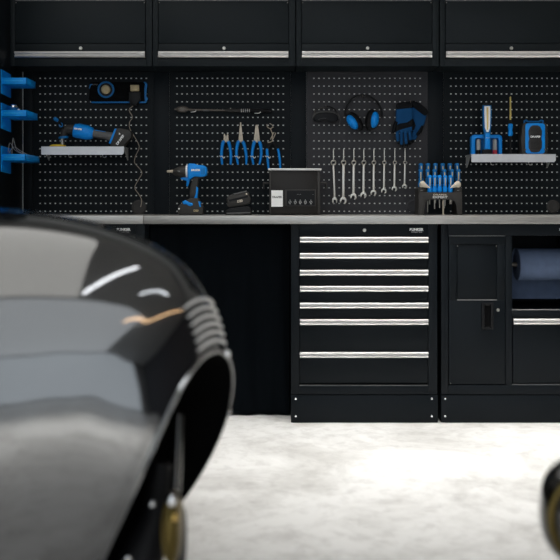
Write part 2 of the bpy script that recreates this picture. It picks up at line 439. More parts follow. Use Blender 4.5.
for a, b in ((23.4, 32.4), (153.9, 169.3), (290.8, 306.2), (427.7, 443.2)):
    k += 1
    o = struct(MB().box(wx(a, PB), wx(b, PB), PB-.003, PB+.0026, ZT, wz(60, PB), .001).build('trim_%d' % k, 'post'))
    o['label'] = 'black upright strip between pegboards'

# hooks ------------------------------------------------------------------------------------------------
def hook(lab, pts, grp, r=.0016, mt='steel'):
    o = MB().tube(pts, r, 8, smooth=4).build('pegboard_hook', mt)
    return tag(o, lab, 'hook', grp)

# ------------------------------------------------------------------ spanners
HX = [333.5, 343.7, 353.9, 363.9, 374.0, 384.4, 394.9, 405.1]
BY = [203.6, 203.4, 199.3, 197.8, 195.3, 193.2, 191.0, 188.6]
RW = [2.6, 2.5, 2.35, 2.3, 2.15, 2.0, 1.95, 1.8]
def spanner(i):
    d = 4.685; s = sc(d); cx = HX[i]; yt = 162.6; R = RW[i]
    m = MB()
    c = W(cx, yt, d)
    prof = []
    for k in range(25): prof.append(0)
    # ring end: a torus squashed flat
    ring = [c+Vector((math.cos(2*PI*k/24)*R*.86*s, 0, math.sin(2*PI*k/24)*R*.86*s)) for k in range(24)]
    m.tube(ring, R*.30*s, 8, closed=True)
    hb = R*.55 if i else R*.40
    yb = BY[i]-R*1.5
    lean = -.2 if i else .6
    m.prism([(cx-hb*.9, yt+R*.8), (cx+hb*.9, yt+R*.8), (cx+hb+lean, (yt+yb)/2), (cx+hb*1.05+lean*2, yb), (cx-hb*1.05+lean*2, yb), (cx-hb+lean, (yt+yb)/2)], d-.003, .006, .0016)
    # open end: jaw outline turned fifteen degrees
    J = R*1.46; jc = (cx+lean*2, BY[i]-J*.78); a0 = math.radians(-18 if i else 16)
    out = []
    for k in range(15):
        a = math.radians(-58-(244)*k/14)           # around the back of the head
        out.append((math.cos(a)*J, math.sin(a)*J))
    # mouth opens downward: flats
    mouth = [(-.44*J, -.83*J), (-.42*J, .05*J), (-.2*J, .26*J), (.2*J, .26*J), (.42*J, .05*J), (.44*J, -.83*J)]
    pts = []
    for k in range(15):
        a = math.radians(-52+(284)*k/14)
        pts.append((math.cos(a)*J, math.sin(a)*J))
    pts += mouth
    ca, sa = math.cos(a0), math.sin(a0)
    sq = 1.0 if i else .72
    pts = [(jc[0]+(x*ca-y*sa)*sq, jc[1]-(x*sa+y*ca)) for x, y in pts]
    m.prism(pts, d-.0042, .0084, .0012)
    lab = '%s combination spanner from the left, hanging ring end up on the grey pegboard' % ORD[i] if i else 'leftmost spanner, hanging turned nearly edge-on beside the dark box'
    tag(m.build('spanner', 'steel'), lab, 'spanner', 'row of hanging combination spanners')
    y0 = 149.2
    m = MB()
    m.pbox(cx-.55, cx+.55, y0, 159.8, d-.002, .003, .0008)
    m.tube([W(cx, y0+.4, PB-.0005), W(cx, y0+.4, d)], .0022, 8)
    m.tube([W(cx, 159.4, d), W(cx, 161.2, d-.004), W(cx, 161.0, d-.016)], .0021, 8, smooth=3)
    tag(m.build('pegboard_hook', 'steel'), 'flat steel hook holding the %s spanner from the left' % ORD[i], 'hook', 'steel hooks above the spanners')
for i in range(8): spanner(i)

# ------------------------------------------------------------------ pliers
def pliers(name, cx, jaw, lh, rh, lab, jm='jaw'):
    d = 4.678; s = sc(d)
    t = thing(name, lab, 'pliers', W(cx, 164.8, d), 'blue handled pliers hanging on the pegboard')
    for hp, dy in ((lh, -.003), (rh, .003)):
        pts = [W(x, y, d+dy) for x, y in hp]
        k = len(pts)
        rad = [1.45*s, 1.75*s, 1.55*s, 1.45*s, 1.0*s][:k] if k >= 5 else [1.2*s]+[1.4*s]*(k-2)+[1.05*s]
        MB().tube(pts, rad, 12, smooth=5).build('handle', 'blue', t)
    h = MB()
    for j in jaw: h.prism(j, d-.006, .012, .0008)
    h.lathe(W(cx, 141.0, d-.006), (0, -1, 0), [(0, 1.5*s), (.002, 1.4*s), (.003, .9*s), (.003, 0)], 16)
    h.build('jaws', jm, t)
    return t
pliers('diagonal_cutters', 226.0, [[(225.8, 141.5), (223.2, 141.2), (223.7, 137.6), (223.6, 135.0), (224.5, 133.4), (225.8, 136.2)],
       [(226.1, 141.5), (228.8, 141.2), (228.4, 137.6), (228.4, 135.0), (227.6, 133.4), (226.1, 136.2)]],
       [(224.6, 141), (222.9, 143.2), (221.8, 150), (221.6, 157), (222.2, 164.6)], [(227.4, 141), (229, 143.2), (230.4, 150), (231, 157), (230.6, 164.6)],
       'short-jawed side cutters with blue handles, leftmost of the hanging pliers')
pliers('long_nose_pliers', 240.7, [[(240.9, 141.5), (238.3, 141.2), (239, 134), (240.1, 122.2), (240.8, 122.2)], [(240.8, 141.5), (243.2, 141.2), (242.3, 134), (241.1, 122.2), (240.75, 122.2)]],
       [(239.4, 141), (237.8, 143.2), (236.6, 150), (236.8, 157), (238.0, 164.6)], [(242, 141), (243.7, 143.2), (245.4, 150), (246.4, 157), (246.2, 164.6)],
       'needle-nosed pliers with the longest thin jaws and blue handles')
pliers('flat_nose_pliers', 256.8, [[(257.0, 141.5), (253.6, 141.2), (254.4, 134), (255.6, 125), (256.9, 124.6)], [(256.9, 141.5), (260, 141.2), (259.2, 134), (258, 125), (257.0, 124.6)]],
       [(255.2, 141), (254, 143.2), (252.6, 150), (252.2, 157), (253.4, 164.6)], [(258.3, 141), (260, 143.2), (261.2, 150), (261, 157), (259.4, 164.6)],
       'broad tapering-jawed combination pliers with blue handles, between the needle-nosed and loop-headed pliers')
d = 4.678; s = sc(d)
t = thing('circlip_pliers', 'dark loop-headed pliers with blue handles, partly behind the dark box lid', 'pliers', W(273, 168.5, d), 'blue handled pliers hanging on the pegboard')
MB().tube([W(x, y, d) for x, y in ((267, 148.6), (267.2, 152), (267.8, 160), (268.6, 169))], [1.3*s, 1.5*s, 1.4*s, 1.1*s], 12, smooth=4).build('handle', 'blue', t)
MB().tube([W(x, y, d) for x, y in ((277.6, 148.6), (278.6, 152), (279.8, 160), (280.4, 169))], [1.3*s, 1.3*s, 1.3*s, 1.0*s], 12, smooth=4).build('handle', 'blue', t)
m = MB()
m.tube([W(x, y, d) for x, y in ((267.2, 149), (269.6, 145.4), (272.4, 142))], [1.2*s, 1.4*s, 1.3*s], 10)
m.tube([W(x, y, d) for x, y in ((277.6, 149), (275, 145.4), (272, 142))], [1.2*s, 1.4*s, 1.3*s], 10)
m.build('levers', 'black', t)
m = MB()
m.tube([W(x, y, d-.004) for x, y in ((267.6, 142.6), (272, 141.6), (275.8, 132.8), (274, 132.2), (270.4, 139.5))], .42*s, 8)
m.tube([W(x, y, d-.004) for x, y in ((266.8, 124.2), (267.6, 127.2), (270.4, 128.6), (272.6, 127.2)) ], .42*s, 8, smooth=3)
m.tube([W(x, y, d-.004) for x, y in ((269.6, 123.4), (271.8, 124.6), (273.4, 127.4))], .40*s, 8)
m.tube([W(x, y, d) for x, y in ((270.4, 128.6), (272.6, 134), (272.2, 142))], .5*s, 8)
m.build('jaws', 'jaw', t)
for i, (x, n) in enumerate(((222, 'side cutters'), (237, 'needle-nosed pliers'), (252.6, 'combination pliers'), (267.6, 'loop-headed pliers'))):
    dd = 4.662
    hook('white wire hook in front of the left handle of the %s' % n, [W(x-2.4, 155.8, PB-.002), W(x-2.4, 156, dd+.006), W(x-1.6, 156.6, dd), W(x+.2, 156.2, dd-.003), W(x+1.6, 158.2, dd-.003), W(x+3, 156.6, dd-.001)],
         'wire hooks for pliers', .0021, 'zinc')

# ------------------------------------------------------------------ long ratchet bar
d = 4.676; s = sc(d)
t = thing('torque_wrench', 'long dark torque wrench hanging level above the pliers', 'wrench', W(224, 113, d))
m = MB(); m.ball(W(182.4, 109.3, d), (6.6*s, .011, 3.4*s), 24, 14); m.lathe(W(182.2, 109.3, d-.008), (0, -1, 0), [(0, 2.4*s), (.006, 2.2*s), (.007, 0)], 20)
m.tube([W(176.8, 109.2, d), W(174.6, 109.1, d)], 1.0*s, 10); m.build('ratchet_head', 'darksteel', t)
MB().tube([W(188, 109.5, d), W(192, 109.8, d), W(226, 110.4, d)], [1.5*s, 1.15*s, 1.1*s], 14).build('shaft', 'darksteel', t)
MB().tube([W(225, 110.4, d), W(227, 110.4, d), W(229, 110.4, d), W(243, 110.6, d), W(244, 110.6, d)], [1.1*s, 1.6*s, 1.75*s, 1.75*s, 1.4*s], 14).build('scale_barrel', 'grey', t)
MB().tube([W(243.6, 110.6, d), W(244.4, 110.6, d), W(269, 110.9, d), W(270.5, 110.9, d), W(271, 110.9, d), W(273, 111, d)], [1.4*s, 1.8*s, 1.8*s, 1.5*s, 1.0*s, .8*s], 14).build('grip', 'rubber', t)
m = MB(); m.tube([W(206-3, 110.2, d-.0003), W(206+3, 110.3, d-.0003)], 1.16*s, 14); m.build('band', 'midgrey', t)
m = MB()
for q in (241, 243, 245, 247, 249): m.tube([W(q, 110.6, d), W(q+.7, 110.6, d)], 1.86*s, 14)
m.build('scale_mark', 'paleprint', t)
MB().lathe(W(230.6, 108.9, d), (0, 0, 1), [(0, .7*s), (.9*s, .6*s), (.9*s, 0)], 10).build('button', 'steel', t)
hook('wire hook under the head end of the long torque wrench', [W(191, 112, PB-.002), W(191, 112, d), W(192.6, 111.9, d-.009), W(195.4, 111.4, d-.01), W(196, 110, d-.01)], 'hooks for the torque wrench', .0020, 'zinc')
hook('wire hook under the grip end of the long torque wrench', [W(255, 113.2, PB-.002), W(255, 113.2, d), W(256.6, 113.2, d-.01), W(259.6, 113, d-.012), W(260.4, 111.6, d-.012)], 'hooks for the torque wrench', .0020, 'zinc')

# ------------------------------------------------------------------ blue trays on the cabinet side
def side_tray(py_f0, py_f1, px_e, pl0, pl1, reach_px, lab):
    dn, df = 4.35, None
    X1 = wx(reach_px, dn)
    df = X1*F/(px_e-280)
    z1, z0 = wz(py_f0, dn), wz(py_f1, dn)
    t = thing('wall_tray', lab, 'tray', (XL, (dn+df)/2, z0), 'blue trays on the cabinet side')
    # mounting plate on the cabinet side, slanting top and bottom
    b = MB(); q = bmesh.new()
    za, zb = wz(pl0, 4.36), wz(pl1, 4.36)
    pts = [(dn-.005, za), (dn+.145, za-.004), (dn+.145, zb), (dn-.005, zb+.006)]
    A = [q.verts.new((XL, y, z)) for y, z in pts]; B = [q.verts.new((XL+.004, y, z)) for y, z in pts]
    q.faces.new(A); q.faces.new(B[::-1])
    for i in range(4): q.faces.new((A[i], B[i], B[(i+1) % 4], A[(i+1) % 4]))
    bmesh.ops.recalc_face_normals(q, faces=q.faces); b._merge(q); b.build('mounting_plate', 'bluecoat', t)
    m = MB()
    zf = z0+.004
    m.box(XL+.004, X1, dn, df, z0, zf, .001)                          # floor of the tray
    m.box(XL+.004, X1, dn, dn+.004, z0, z1, .001)                     # front lip
    m.box(XL+.004, X1, df-.004, df, z0, z1, .001)                     # rear lip
    m.box(X1-.004, X1, dn, df, z0, z1, .001)                          # end
    m.build('tray', 'bluecoat', t)
    zm = (z0*.45+z1*.55)
    MB().box(XL+.012, X1-.018, dn-.0022, dn, zm-.003, zm+.0025, .001).build('lip_highlight', 'bluelight', t)  # highlight along the lip, put in as a lighter strip
    return z0+.004, dn, df, X1
zA = side_tray(77.6, 84.6, 35.6, 69.8, 95, 26.8, 'topmost empty blue metal tray on the black cabinet side at left')
zB = side_tray(110, 116.8, 37.6, 103, 130, 26.6, 'middle blue metal tray on the cabinet side, holding a small round roll')
zC = side_tray(154, 161, 39.6, 146, 173, 25.6, 'lowest blue metal tray on the cabinet side, holding loose wires')
# small roll on the middle tray
s = sc(4.42); c = Vector((wx(13.4, 4.42), 4.42, zB[0]))
t = thing('tape_roll', 'small blue and silver roll standing on the middle blue tray', 'roll', c)
MB().lathe(c, (0, 0, 1), [(0, 4.6*s), (.002, 5.3*s), (.042, 5.3*s), (.044, 4.8*s), (.044, 0)], 28).build('body', 'bluedeep', t)
MB().lathe(c+Vector((0, 0, .044)), (0, 0, 1), [(0, 4.6*s), (.006, 4.9*s), (.012, 4.4*s), (.016, 3.2*s), (.0165, 0)], 28).build('cap', 'chrome', t)
MB().pbox(17.6, 19.6, 108.8, 113, 4.40, .01, .001).build('tag', 'white', t)
# wires
for i, (a, b, c2, e) in enumerate((((8, 152), (10, 143), (15, 150), (23, 154.4)), ((9, 153), (14, 147), (21, 151), (31, 156.5)), ((12, 154), (13, 138), (17, 150), (27, 155)))):
    ys = (4.40, 4.42, 4.44, 4.455)
    tag(MB().tube([W(p[0], p[1], y) for p, y in zip((a, b, c2, e), ys)], .0011, 6, smooth=6).build('wire', 'paletube'),
        ['thin pale wire curling up at the left of the lowest blue tray', 'thin pale wire reaching furthest right over the lowest blue tray', 'tallest thin pale wire looping above the lowest blue tray'][i], 'wire', 'loose wires on the lowest blue tray')

# ------------------------------------------------------------------ pegboard shelves
def shelf(px0, px1, y0, y1, lab, clips):
    d = 4.56
    z1, z0 = wz(y0, d), wz(y1, d); X0, X1 = wx(px0, d), wx(px1, d)
    t = thing('pegboard_shelf', lab, 'shelf', ((X0+X1)/2, (d+PB)/2, z0), 'aluminium shelves on the pegboards')
    m = MB()
    m.box(X0, X1, d, PB-.004, z1-.0025, z1, .0008)
    ch = .008
    m.poly([(X0, z1), (X1, z1), (X1, z0+ch), (X1-ch, z0), (X0+ch*.4, z0), (X0, z0+ch*.4)], d, d+.002, 0)
    m.build('tray', 'shelfalu', t)
    for x in (X0+.004, X1-.004):
        q = MB(); b = bmesh.new()
        pts = [(d+.03, z1-.003), (PB-.003, z1-.003), (PB-.003, z0-.022), (PB-.02, z0-.022)]
        A = [b.verts.new((x-.0015, y, z)) for y, z in pts]; B = [b.verts.new((x+.0015, y, z)) for y, z in pts]
        b.faces.new(A); b.faces.new(B[::-1])
        for i in range(4): b.faces.new((A[i], B[i], B[(i+1) % 4], A[(i+1) % 4]))
        bmesh.ops.recalc_face_normals(b, faces=b.faces); q._merge(b); q.build('bracket', 'paletube', t)
    for cx in clips:
        MB().tube([W(cx-1.2, y1+.2, 4.69), W(cx-1.2, y1+2, 4.685), W(cx+.6, y1+2.8, 4.675), W(cx+2, y1+2.4, 4.675)], .0018, 8, smooth=3).build('clip', 'zinc', t)
    return z1
ZS1 = shelf(41.2, 123.9, 146.4, 154.7, 'silver shelf under the yellow-padded polisher on the left pegboard', (49, 70, 104))
ZS2 = shelf(471.4, 555.8, 154.0, 162.2, 'silver shelf under the inspection lamp and radio on the right pegboard', (492, 530))
MB  # noqa

# ------------------------------------------------------------------ polisher
d = 4.615; s = sc(d); dz = ZS1-wz(147.05, d)
P = lambda x, y, dy=0: W(x, y, d+dy)+Vector((0, 0, dz))
t = thing('polisher', 'blue cordless polisher with a yellow pad lying on the left shelf', 'power tool', (wx(88, d), d, ZS1))
MB().lathe(P(58, 147.0), (0, 0, 1), [(0, 7.4*s), (.5*s, 8.3*s), (1.6*s, 7.8*s), (2.4*s, 5.6*s), (2.5*s, 0)], 32).build('pad', 'yellow', t)
MB().lathe(P(62.4, 144.6), (-.04, 0, 1), [(0, 2.0*s), (2*s, 2.2*s), (2.2*s, 1.3*s), (5*s, 1.5*s), (5.2*s, 2.4*s), (7.2*s, 2.4*s)], 20).build('spindle', 'steel', t)
MB().lathe(P(63.6, 138.8), (-.12, 0, 1), [(0, 4.2*s), (.4*s, 5.0*s), (2.2*s, 4.8*s), (2.6*s, 3.4*s), (2.6*s, 0)], 24).build('guard', 'bluedeep', t)
MB().tube([P(63.6, 137.5), P(64.2, 132.6), P(66.6, 129.6), P(70.4, 129.2), P(75, 130)], [3.2*s, 3.8*s, 4.3*s, 4.7*s, 5.4*s], 20, smooth=4).build('gear_head', 'grey', t)
ax = (P(94, 133.8)-P(74, 130.2)).normalized()
MB().lathe(P(73.6, 130.3), ax, [(0, 5.5*s), (.6*s, 6.6*s), (3*s, 7.0*s), (14*s, 7.1*s), (17.6*s, 6.3*s), (20*s, 4.9*s), (20.6*s, 3.6*s)], 28, (1, .85)).build('motor_housing', 'blue', t)
MB().lathe(P(78, 124.9), ax, [(0, 1.2*s), (1*s, 1.8*s), (11*s, 1.6*s), (12*s, 1.0*s)], 12).build('cooling_ridge', 'bluedeep', t)
MB().tube([P(92, 133.3), P(97, 134), P(106, 135.6), P(113, 137.5)], [4.2*s, 3.9*s, 4.0*s, 4.8*s], 18, smooth=4).build('grip', 'midgrey', t)
MB().tube([P(95, 131.2, -.006), P(104, 132.8, -.006), P(110, 134.2, -.004)], [1.4*s, 1.5*s, 1.4*s], 10).build('trigger', 'blue', t)
bt = MB().prism([(116.6, 128.2), (119.4, 128.0), (129.6, 130.2), (131.4, 133.2), (131.2, 137.4), (123.6, 145.7), (121.4, 146.6), (110.4, 146.0), (110.2, 144.6)], d-.03, .06, .004)
for v in bt.bm.verts: v.co.z += dz
bt = bt.build('battery', 'grey', t)
q = MB().prism([(114.6, 128.4), (117.4, 128.6), (111.2, 143.6), (108.4, 143.4)], d-.028, .056, .003)
for v in q.bm.verts: v.co.z += dz
q.build('battery_clip', 'blue', t)
text('logo', 'DRAPER', 'white', bt, P(121.4, 140.2).x, P(121.4, 140.2).z, d-.0312, .016, rot=math.radians(54), bold=.0006)
text('logo', '4', 'white', bt, P(120.6, 134.4).x, P(120.6, 134.4).z, d-.0312, .013, rot=math.radians(30), bold=.0006)
text('logo', 'DRAPER', 'white', t, P(79.6, 129.6).x, P(79.6, 129.6).z, d-.0338, .0105, rot=math.radians(-8), bold=.0006)
hd = MB(); hd.tube([P(65, 130, -.01), P(61.6, 125.4, -.02), P(58.6, 121.6, -.028)], [1.0*s, 1.1*s, 1.0*s], 10)
hd = hd.build('side_handle', 'black', t)
MB().tube([P(58.2, 121.2, -.028), P(57, 120.2, -.03), P(54.8, 118.6, -.034), P(53.6, 117.8, -.036)], [1.2*s, 1.9*s, 1.9*s, 1.0*s], 14).build('handle_end', 'bluedeep', hd)
MB().tube([P(61, 125, -.02)+Vector((math.cos(a)*1.7*s, -.004, math.sin(a)*1.9*s)) for a in [2*PI*k/16 for k in range(16)]], .5*s, 8, closed=True).build('collar', 'bluedeep', hd)

# ------------------------------------------------------------------ dark accessory rack with blue edge
d = 4.69; s = sc(d)
t = thing('accessory_rack', 'dark accessory rack with blue trim, ring and cream knob on the left pegboard', 'tool rack', W(117, 103, d))
MB().prism([(89, 83.6), (91, 81.8), (143.4, 81.8), (146.4, 84), (145.6, 89), (145.4, 96), (147, 98.6), (145, 102.4), (91.4, 102.4), (88.6, 99), (89.6, 94), (89.4, 88)], d, .018, .002).build('board', 'seam', t)
MB().prism([(91, 101.6), (145, 101.4), (144.4, 96.4), (144.2, 89), (145, 84.4), (143.4, 81.7), (145.6, 81.9), (147.4, 84.2), (146.6, 88.6), (146.2, 96), (148, 98.4), (145.8, 103), (91.4, 103)], d-.002, .012, .0008).build('trim', 'bluedeep', t)
m = MB(); m.prism([(90.2, 84), (92.4, 84), (92.4, 84.8), (91.2, 84.8), (89.6, 88.6), (88.8, 88.4)], d-.002, .006); m.build('edge_mark', 'bluedeep', t)
text('print', 'DRAPER', 'greyprint', t, wx(94.6, d), wz(84.6, d), d-.0006, .009)
c = W(105.9, 89.6, d-.004)
MB().tube([c+Vector((math.cos(a)*7.5*s, 0, math.sin(a)*7.5*s)) for a in [2*PI*k/40 for k in range(40)]], 1.0*s, 10, closed=True).build('ring', 'bluedeep', t)
MB().lathe(c+Vector((0, .004, 0)), (0, -1, 0), [(0, 6.6*s), (.004, 6.6*s), (.004, 4.8*s)], 32).build('socket', 'black', t)
MB().lathe(c+Vector((0, .002, 0)), (0, -1, 0), [(0, 4.5*s), (.010, 4.4*s), (.014, 3.6*s), (.0145, 2.2*s), (.012, 2.0*s), (.012, 0)], 32).build('knob', 'cream', t)
MB().pbox(130.2, 138.9, 84.8, 91.2, d-.016, .016, .003).build('block', 'cream', t)
MB().prism([(128.6, 91.4), (140.4, 91.4), (140.8, 99), (138.6, 102), (136.6, 105.6), (131, 105.6), (128.4, 100)], d-.02, .022, .004).build('clamp', 'black', t)
# cable zig-zag down the board
pts = [(133, 106, -.016), (129, 110, -.004), (132.5, 117, 0), (129.6, 122, 0), (129.8, 128.5, .004), (134, 136, .004), (139.3, 146.4, .004), (136, 155, .004), (134.4, 162.2, .004), (138.6, 167.4, .004), (142, 173, .004), (137.6, 181, .004), (134.8, 188, .004), (138.8, 194.2, .004), (141.7, 200.2, .002), (140.6, 207, -.004)]
tag(MB().tube([W(x, y, 4.69+dy) for x, y, dy in pts], .0020, 8, smooth=3).build('power_cable', 'cable'), 'thin tan cable zig-zagging down the left pegboard to a round grommet', 'cable')

# ------------------------------------------------------------------ impact wrench
d = 4.50; s = sc(d); dz = ZT-wz(215.2, d)
P = lambda x, y, dy=0: W(x, y, d+dy)+Vector((0, 0, dz))
def PR(pts, d0, th, bev):
    q = MB().prism(pts, d0, th, bev)
    for v in q.bm.verts: v.co.z += dz
    return q
t = thing('impact_wrench', 'blue and black cordless impact wrench standing upright on the worktop', 'power tool', (wx(190, d), d, ZT))
MB().lathe(P(173.5, 171.6), (-1, 0, 0), [(0, 1.7*s), (2*s, 1.6*s), (2.1*s, 1.35*s), (6*s, 1.35*s), (6.6*s, 1.0*s), (6.6*s, 0)], 8).build('anvil', 'jaw', t)
MB().lathe(P(186.2, 172.2), (-1, 0, 0), [(0, 5.9*s), (5*s, 5.8*s), (8*s, 5.1*s), (11*s, 3.7*s), (13*s, 2.6*s), (13.4*s, 0)], 28).build('hammer_case', 'grey', t)
MB().lathe(P(187.9, 171.6), (-1, 0, 0), [(0, 6.2*s), (.2*s, 6.5*s), (1.7*s, 6.4*s), (1.9*s, 5.8*s)], 28).build('band', 'white', t)
PR([(187.6, 165), (189, 163.6), (195, 163.8), (197, 165), (203, 165.4), (206, 166.8), (206.8, 170), (206.4, 175.8), (203, 177), (194, 177), (191.6, 178.6), (188.6, 180.4), (187.6, 177)], d-.03, .06, .007).build('motor_housing', 'blue', t)
PR([(192.8, 176.6), (204.6, 176), (203.6, 177.9), (198.6, 178.6), (197.8, 184), (197.6, 191), (198, 198.8), (190, 199), (189.4, 193), (190.4, 187), (192, 181)], d-.0225, .045, .006).build('grip', 'grey', t)
PR([(196.2, 186), (197.9, 188), (197.5, 198.6), (193.8, 198.6), (195.6, 194)], d-.024, .048, .003).build('grip_inlay', 'blue', t)
PR([(180.4, 178.2), (183, 177.4), (189.4, 176.8), (190, 180), (189, 183.6), (187.6, 187), (186.2, 186.4), (186.6, 181), (184, 180.4), (180.8, 179.6)], d-.011, .022, .002).build('trigger', 'blue', t)
bt = PR([(179, 205.4), (186, 200.6), (190, 198.2), (198.4, 198.4), (200.4, 204), (202.8, 206.6), (202.8, 214.2), (201.6, 215.2), (178.8, 215.2), (177.6, 213), (177.8, 207)], d-.036, .072, .005).build('battery', 'grey', t)
PR([(182.2, 202), (185.4, 200.2), (188.6, 202.4), (192.4, 203.4), (193, 205.4), (190, 206.6), (186.4, 204.6), (183.4, 204.4)], d-.0385, .077, .002).build('battery_clip', 'blue', t)
PR([(198.2, 201.6), (199.8, 201.8), (201.2, 207), (199.4, 207.4)], d-.0385, .077, .002).build('battery_clip', 'blue', t)
MB().lathe(P(179, 209, -.036), (0, -1, 0), [(0, .9*s), (.002, .8*s), (.002, 0)], 12).build('button', 'white', bt)
text('logo', 'DRAPER', 'white', t, P(196.2, 170.6).x, P(196.2, 170.6).z, d-.0306, .0115, bold=.0008)
text('logo', 'D20', 'cream', bt, P(196.6, 210.9).x, P(196.6, 210.9).z, d-.0366, .013, rot=math.radians(0), bold=.0006)
for q in range(3):
    PR([(201.6+1.3*q, 168.4), (202.2+1.3*q, 168.4), (202.2+1.3*q, 174.4), (201.6+1.3*q, 174.4)], d-.0308, .002, 0).build('vent', 'bluedeep', t)
text('logo', '1/2', 'paleprint', t, P(179.4, 171.8).x, P(179.4, 171.8).z, d-.0283, .009)

# ------------------------------------------------------------------ charger and battery pack
d = 4.49; dz = ZT-wz(214.8, d)
t = thing('battery_charger', 'low black battery charger standing on the worktop under a battery pack', 'charger', (wx(238, d), d, ZT))
PR([(225.2, 214.8), (225.2, 210.6), (230.4, 207.9), (248.6, 205.6), (251.4, 208), (251.6, 214.8)], d, .10, .004).build('body', 'black', t)
PR([(226.6, 212.6), (250.4, 212.0), (250.4, 213.0), (226.6, 213.6)], d-.001, .004, 0).build('vent', 'midgrey', t)
d2 = d+.012
t = thing('battery_pack', 'dark grey battery pack tilted on top of the black charger', 'battery', (wx(238, d), d2, ZT+.035))
PR([(226.2, 199), (228.6, 195.4), (232, 194), (246.4, 190.8), (248.8, 192.4), (250.8, 199), (250.2, 203), (247, 204.6), (230.4, 207.6), (227.6, 206.4)], d2, .075, .006).build('body', 'grey', t)
PR([(233, 193.4), (246, 190.4), (247, 191.6), (234.2, 194.6)], d2-.002, .06, .001).build('terminal_rail', 'midgrey', t)
PR([(229, 199.6), (247.6, 195.4), (248.2, 197), (229.4, 201.2)], d2-.001, .006, 0).build('ridge', 'black', t)
text('logo', 'D20', 'creampale', t, wx(239.9, d2), wz(200.9, d2)+dz, d2-.001, .015, rot=math.radians(12), bold=.0006)
MB().ball(Vector((wx(246.6, d2), d2, wz(193.9, d2)+dz)), .004, 10, 6).build('button', 'creampale', t)

# ------------------------------------------------------------------ ultrasonic cleaner box
d = 4.46; dz = ZT-wz(215.8, d)
V = lambda y: wz(y, d)+dz
def PB_(x0, x1, y0, y1, d0, th, bev=0):
    q = MB().box(wx(x0, d), wx(x1, d), d0, d0+th, V(y1), V(y0), bev); return q
t = thing('ultrasonic_cleaner', 'dark metal box with a silver lid edge and control panel on the worktop', 'cleaning tank', (wx(294.8, d), d+.1, ZT))
PB_(269.6, 320.0, 171.4, 214.6, d, .19, .003).build('body', 'boxface', t)
PB_(269.4, 271.0, 171.4, 214.4, d-.002, .19, .001).build('edge_strip', 'grey', t)
PB_(317.6, 320.2, 171.4, 214.4, d-.002, .19, .001).build('edge_strip', 'grey', t)
PB_(268.0, 321.6, 169.0, 171.2, d-.006, .20, .0015).build('lid', 'alu', t)
lb = PB_(271.3, 282.8, 191.0, 207.4, d-.003, .003).build('label_plate', 'white', t)
text('print', 'DRAPER', 'greyprint', lb, wx(277, d), V(197.8), d-.0035, .0125, bold=.0005)
text('print', '--', 'greyprint', lb, wx(281, d), V(205.6), d-.0035, .008)
cp = PB_(285.2, 316.0, 190.2, 206.8, d-.004, .005, .001).build('control_panel', 'grey', t)
PB_(286.8, 314.8, 191.2, 206.0, d-.005, .003).build('control_face', 'black', cp)
text('print', '-- --', 'paleprint', cp, wx(299, d), V(194.9), d-.0056, .012)
text('print', '-', 'paleprint', cp, wx(313, d), V(194.9), d-.0056, .012)
for x, g in zip((290, 295.2, 300.2, 305.4, 310.9), ('X', 'h', '8', 'o', 'S')):
    c = Vector((wx(x, d), d-.0052, V(202.8)))
    m = MB(); rr = 1.15*sc(d)
    m.tube([c+Vector((math.cos(a)*rr, 0, math.sin(a)*rr*1.1)) for a in [2*PI*k/12 for k in range(12)]], .0007, 6, closed=True)
    m.box(c.x-.001, c.x+.001, c.y-.0004, c.y, c.z+.008, c.z+.012)
    m.box(c.x-.004, c.x+.004, c.y-.0004, c.y, c.z-.0092, c.z-.0078)
    m.tube([c+Vector((-.003, 0, -.001)), c+Vector((.003, 0, .002))], .0007, 6)
    m.build('button', 'paleprint', cp)
for x0, x1 in ((262.6, 269.6), (320.2, 327.6)):
    m = MB(); m.box(wx(x0, d), wx(x1, d), d+.05, d+.14, V(184.2), V(182.4), .002)
    xo = x0 if x0 < 290 else x1-1.4
    m.box(wx(xo, d), wx(xo+1.4, d), d+.05, d+.14, V(189.2), V(183), .002)
    m.build('handle', 'grey', t)

# ------------------------------------------------------------------ safety glasses
d = 4.668; s = sc(d)
t = thing('safety_glasses', 'dark wraparound safety glasses hanging left of the ear defenders', 'safety glasses', W(326, 122.6, d))
MB().prism([(313.0, 117.6), (315.4, 114.2), (320, 112.4), (326.5, 112.2), (333, 112.6), (337.6, 115.2), (338.8, 118.8), (336.4, 121.8), (331.4, 122.8), (327.8, 121.0), (325.6, 119.8), (322.8, 121.4), (318, 122.4), (314.2, 121)], d-.012, .012, .005, 3).build('lens', 'goggle', t)
MB().tube([W(x, y, d-.013) for x, y in ((312.8, 118), (315.4, 114), (320, 112.0), (326.5, 111.7), (333.2, 112.2), (338, 115), (339, 118.8))], .7*s, 8, smooth=3).build('brow', 'clearframe', t)
MB().tube([W(x, y, d+o) for x, y, o in ((313, 117.6, -.008), (314.6, 111.8, .002), (319, 108.4, .02), (327, 107.2, .026), (333.4, 108.6, .028))], .62*s, 8, smooth=4).build('temple', 'clearframe', t)
MB().tube([W(x, y, d+o) for x, y, o in ((338.6, 117.6, -.008), (336.6, 111.6, .004), (331.4, 107.2, .02), (326, 106.6, .026), (321, 109, .03))], .62*s, 8, smooth=4).build('temple', 'black', t)
MB().tube([W(x, y, d-.003) for x, y in ((336.4, 110.6), (339, 115.6), (340.4, 120.4), (338.6, 125.4))], .55*s, 8, smooth=4).build('cord', 'clearframe', t)
MB().tube([W(x, y, d-.014) for x, y in ((318, 119.6), (322, 118.4), (326, 118.2))], .35*s, 8, smooth=4).build('nose_rest', 'clearframe', t)
hook('dark hook behind the safety glasses', [W(326, 106, PB-.002), W(326, 106.4, 4.70), W(326, 107, 4.672), W(326, 105, 4.666)], None, .0016, 'darksteel')

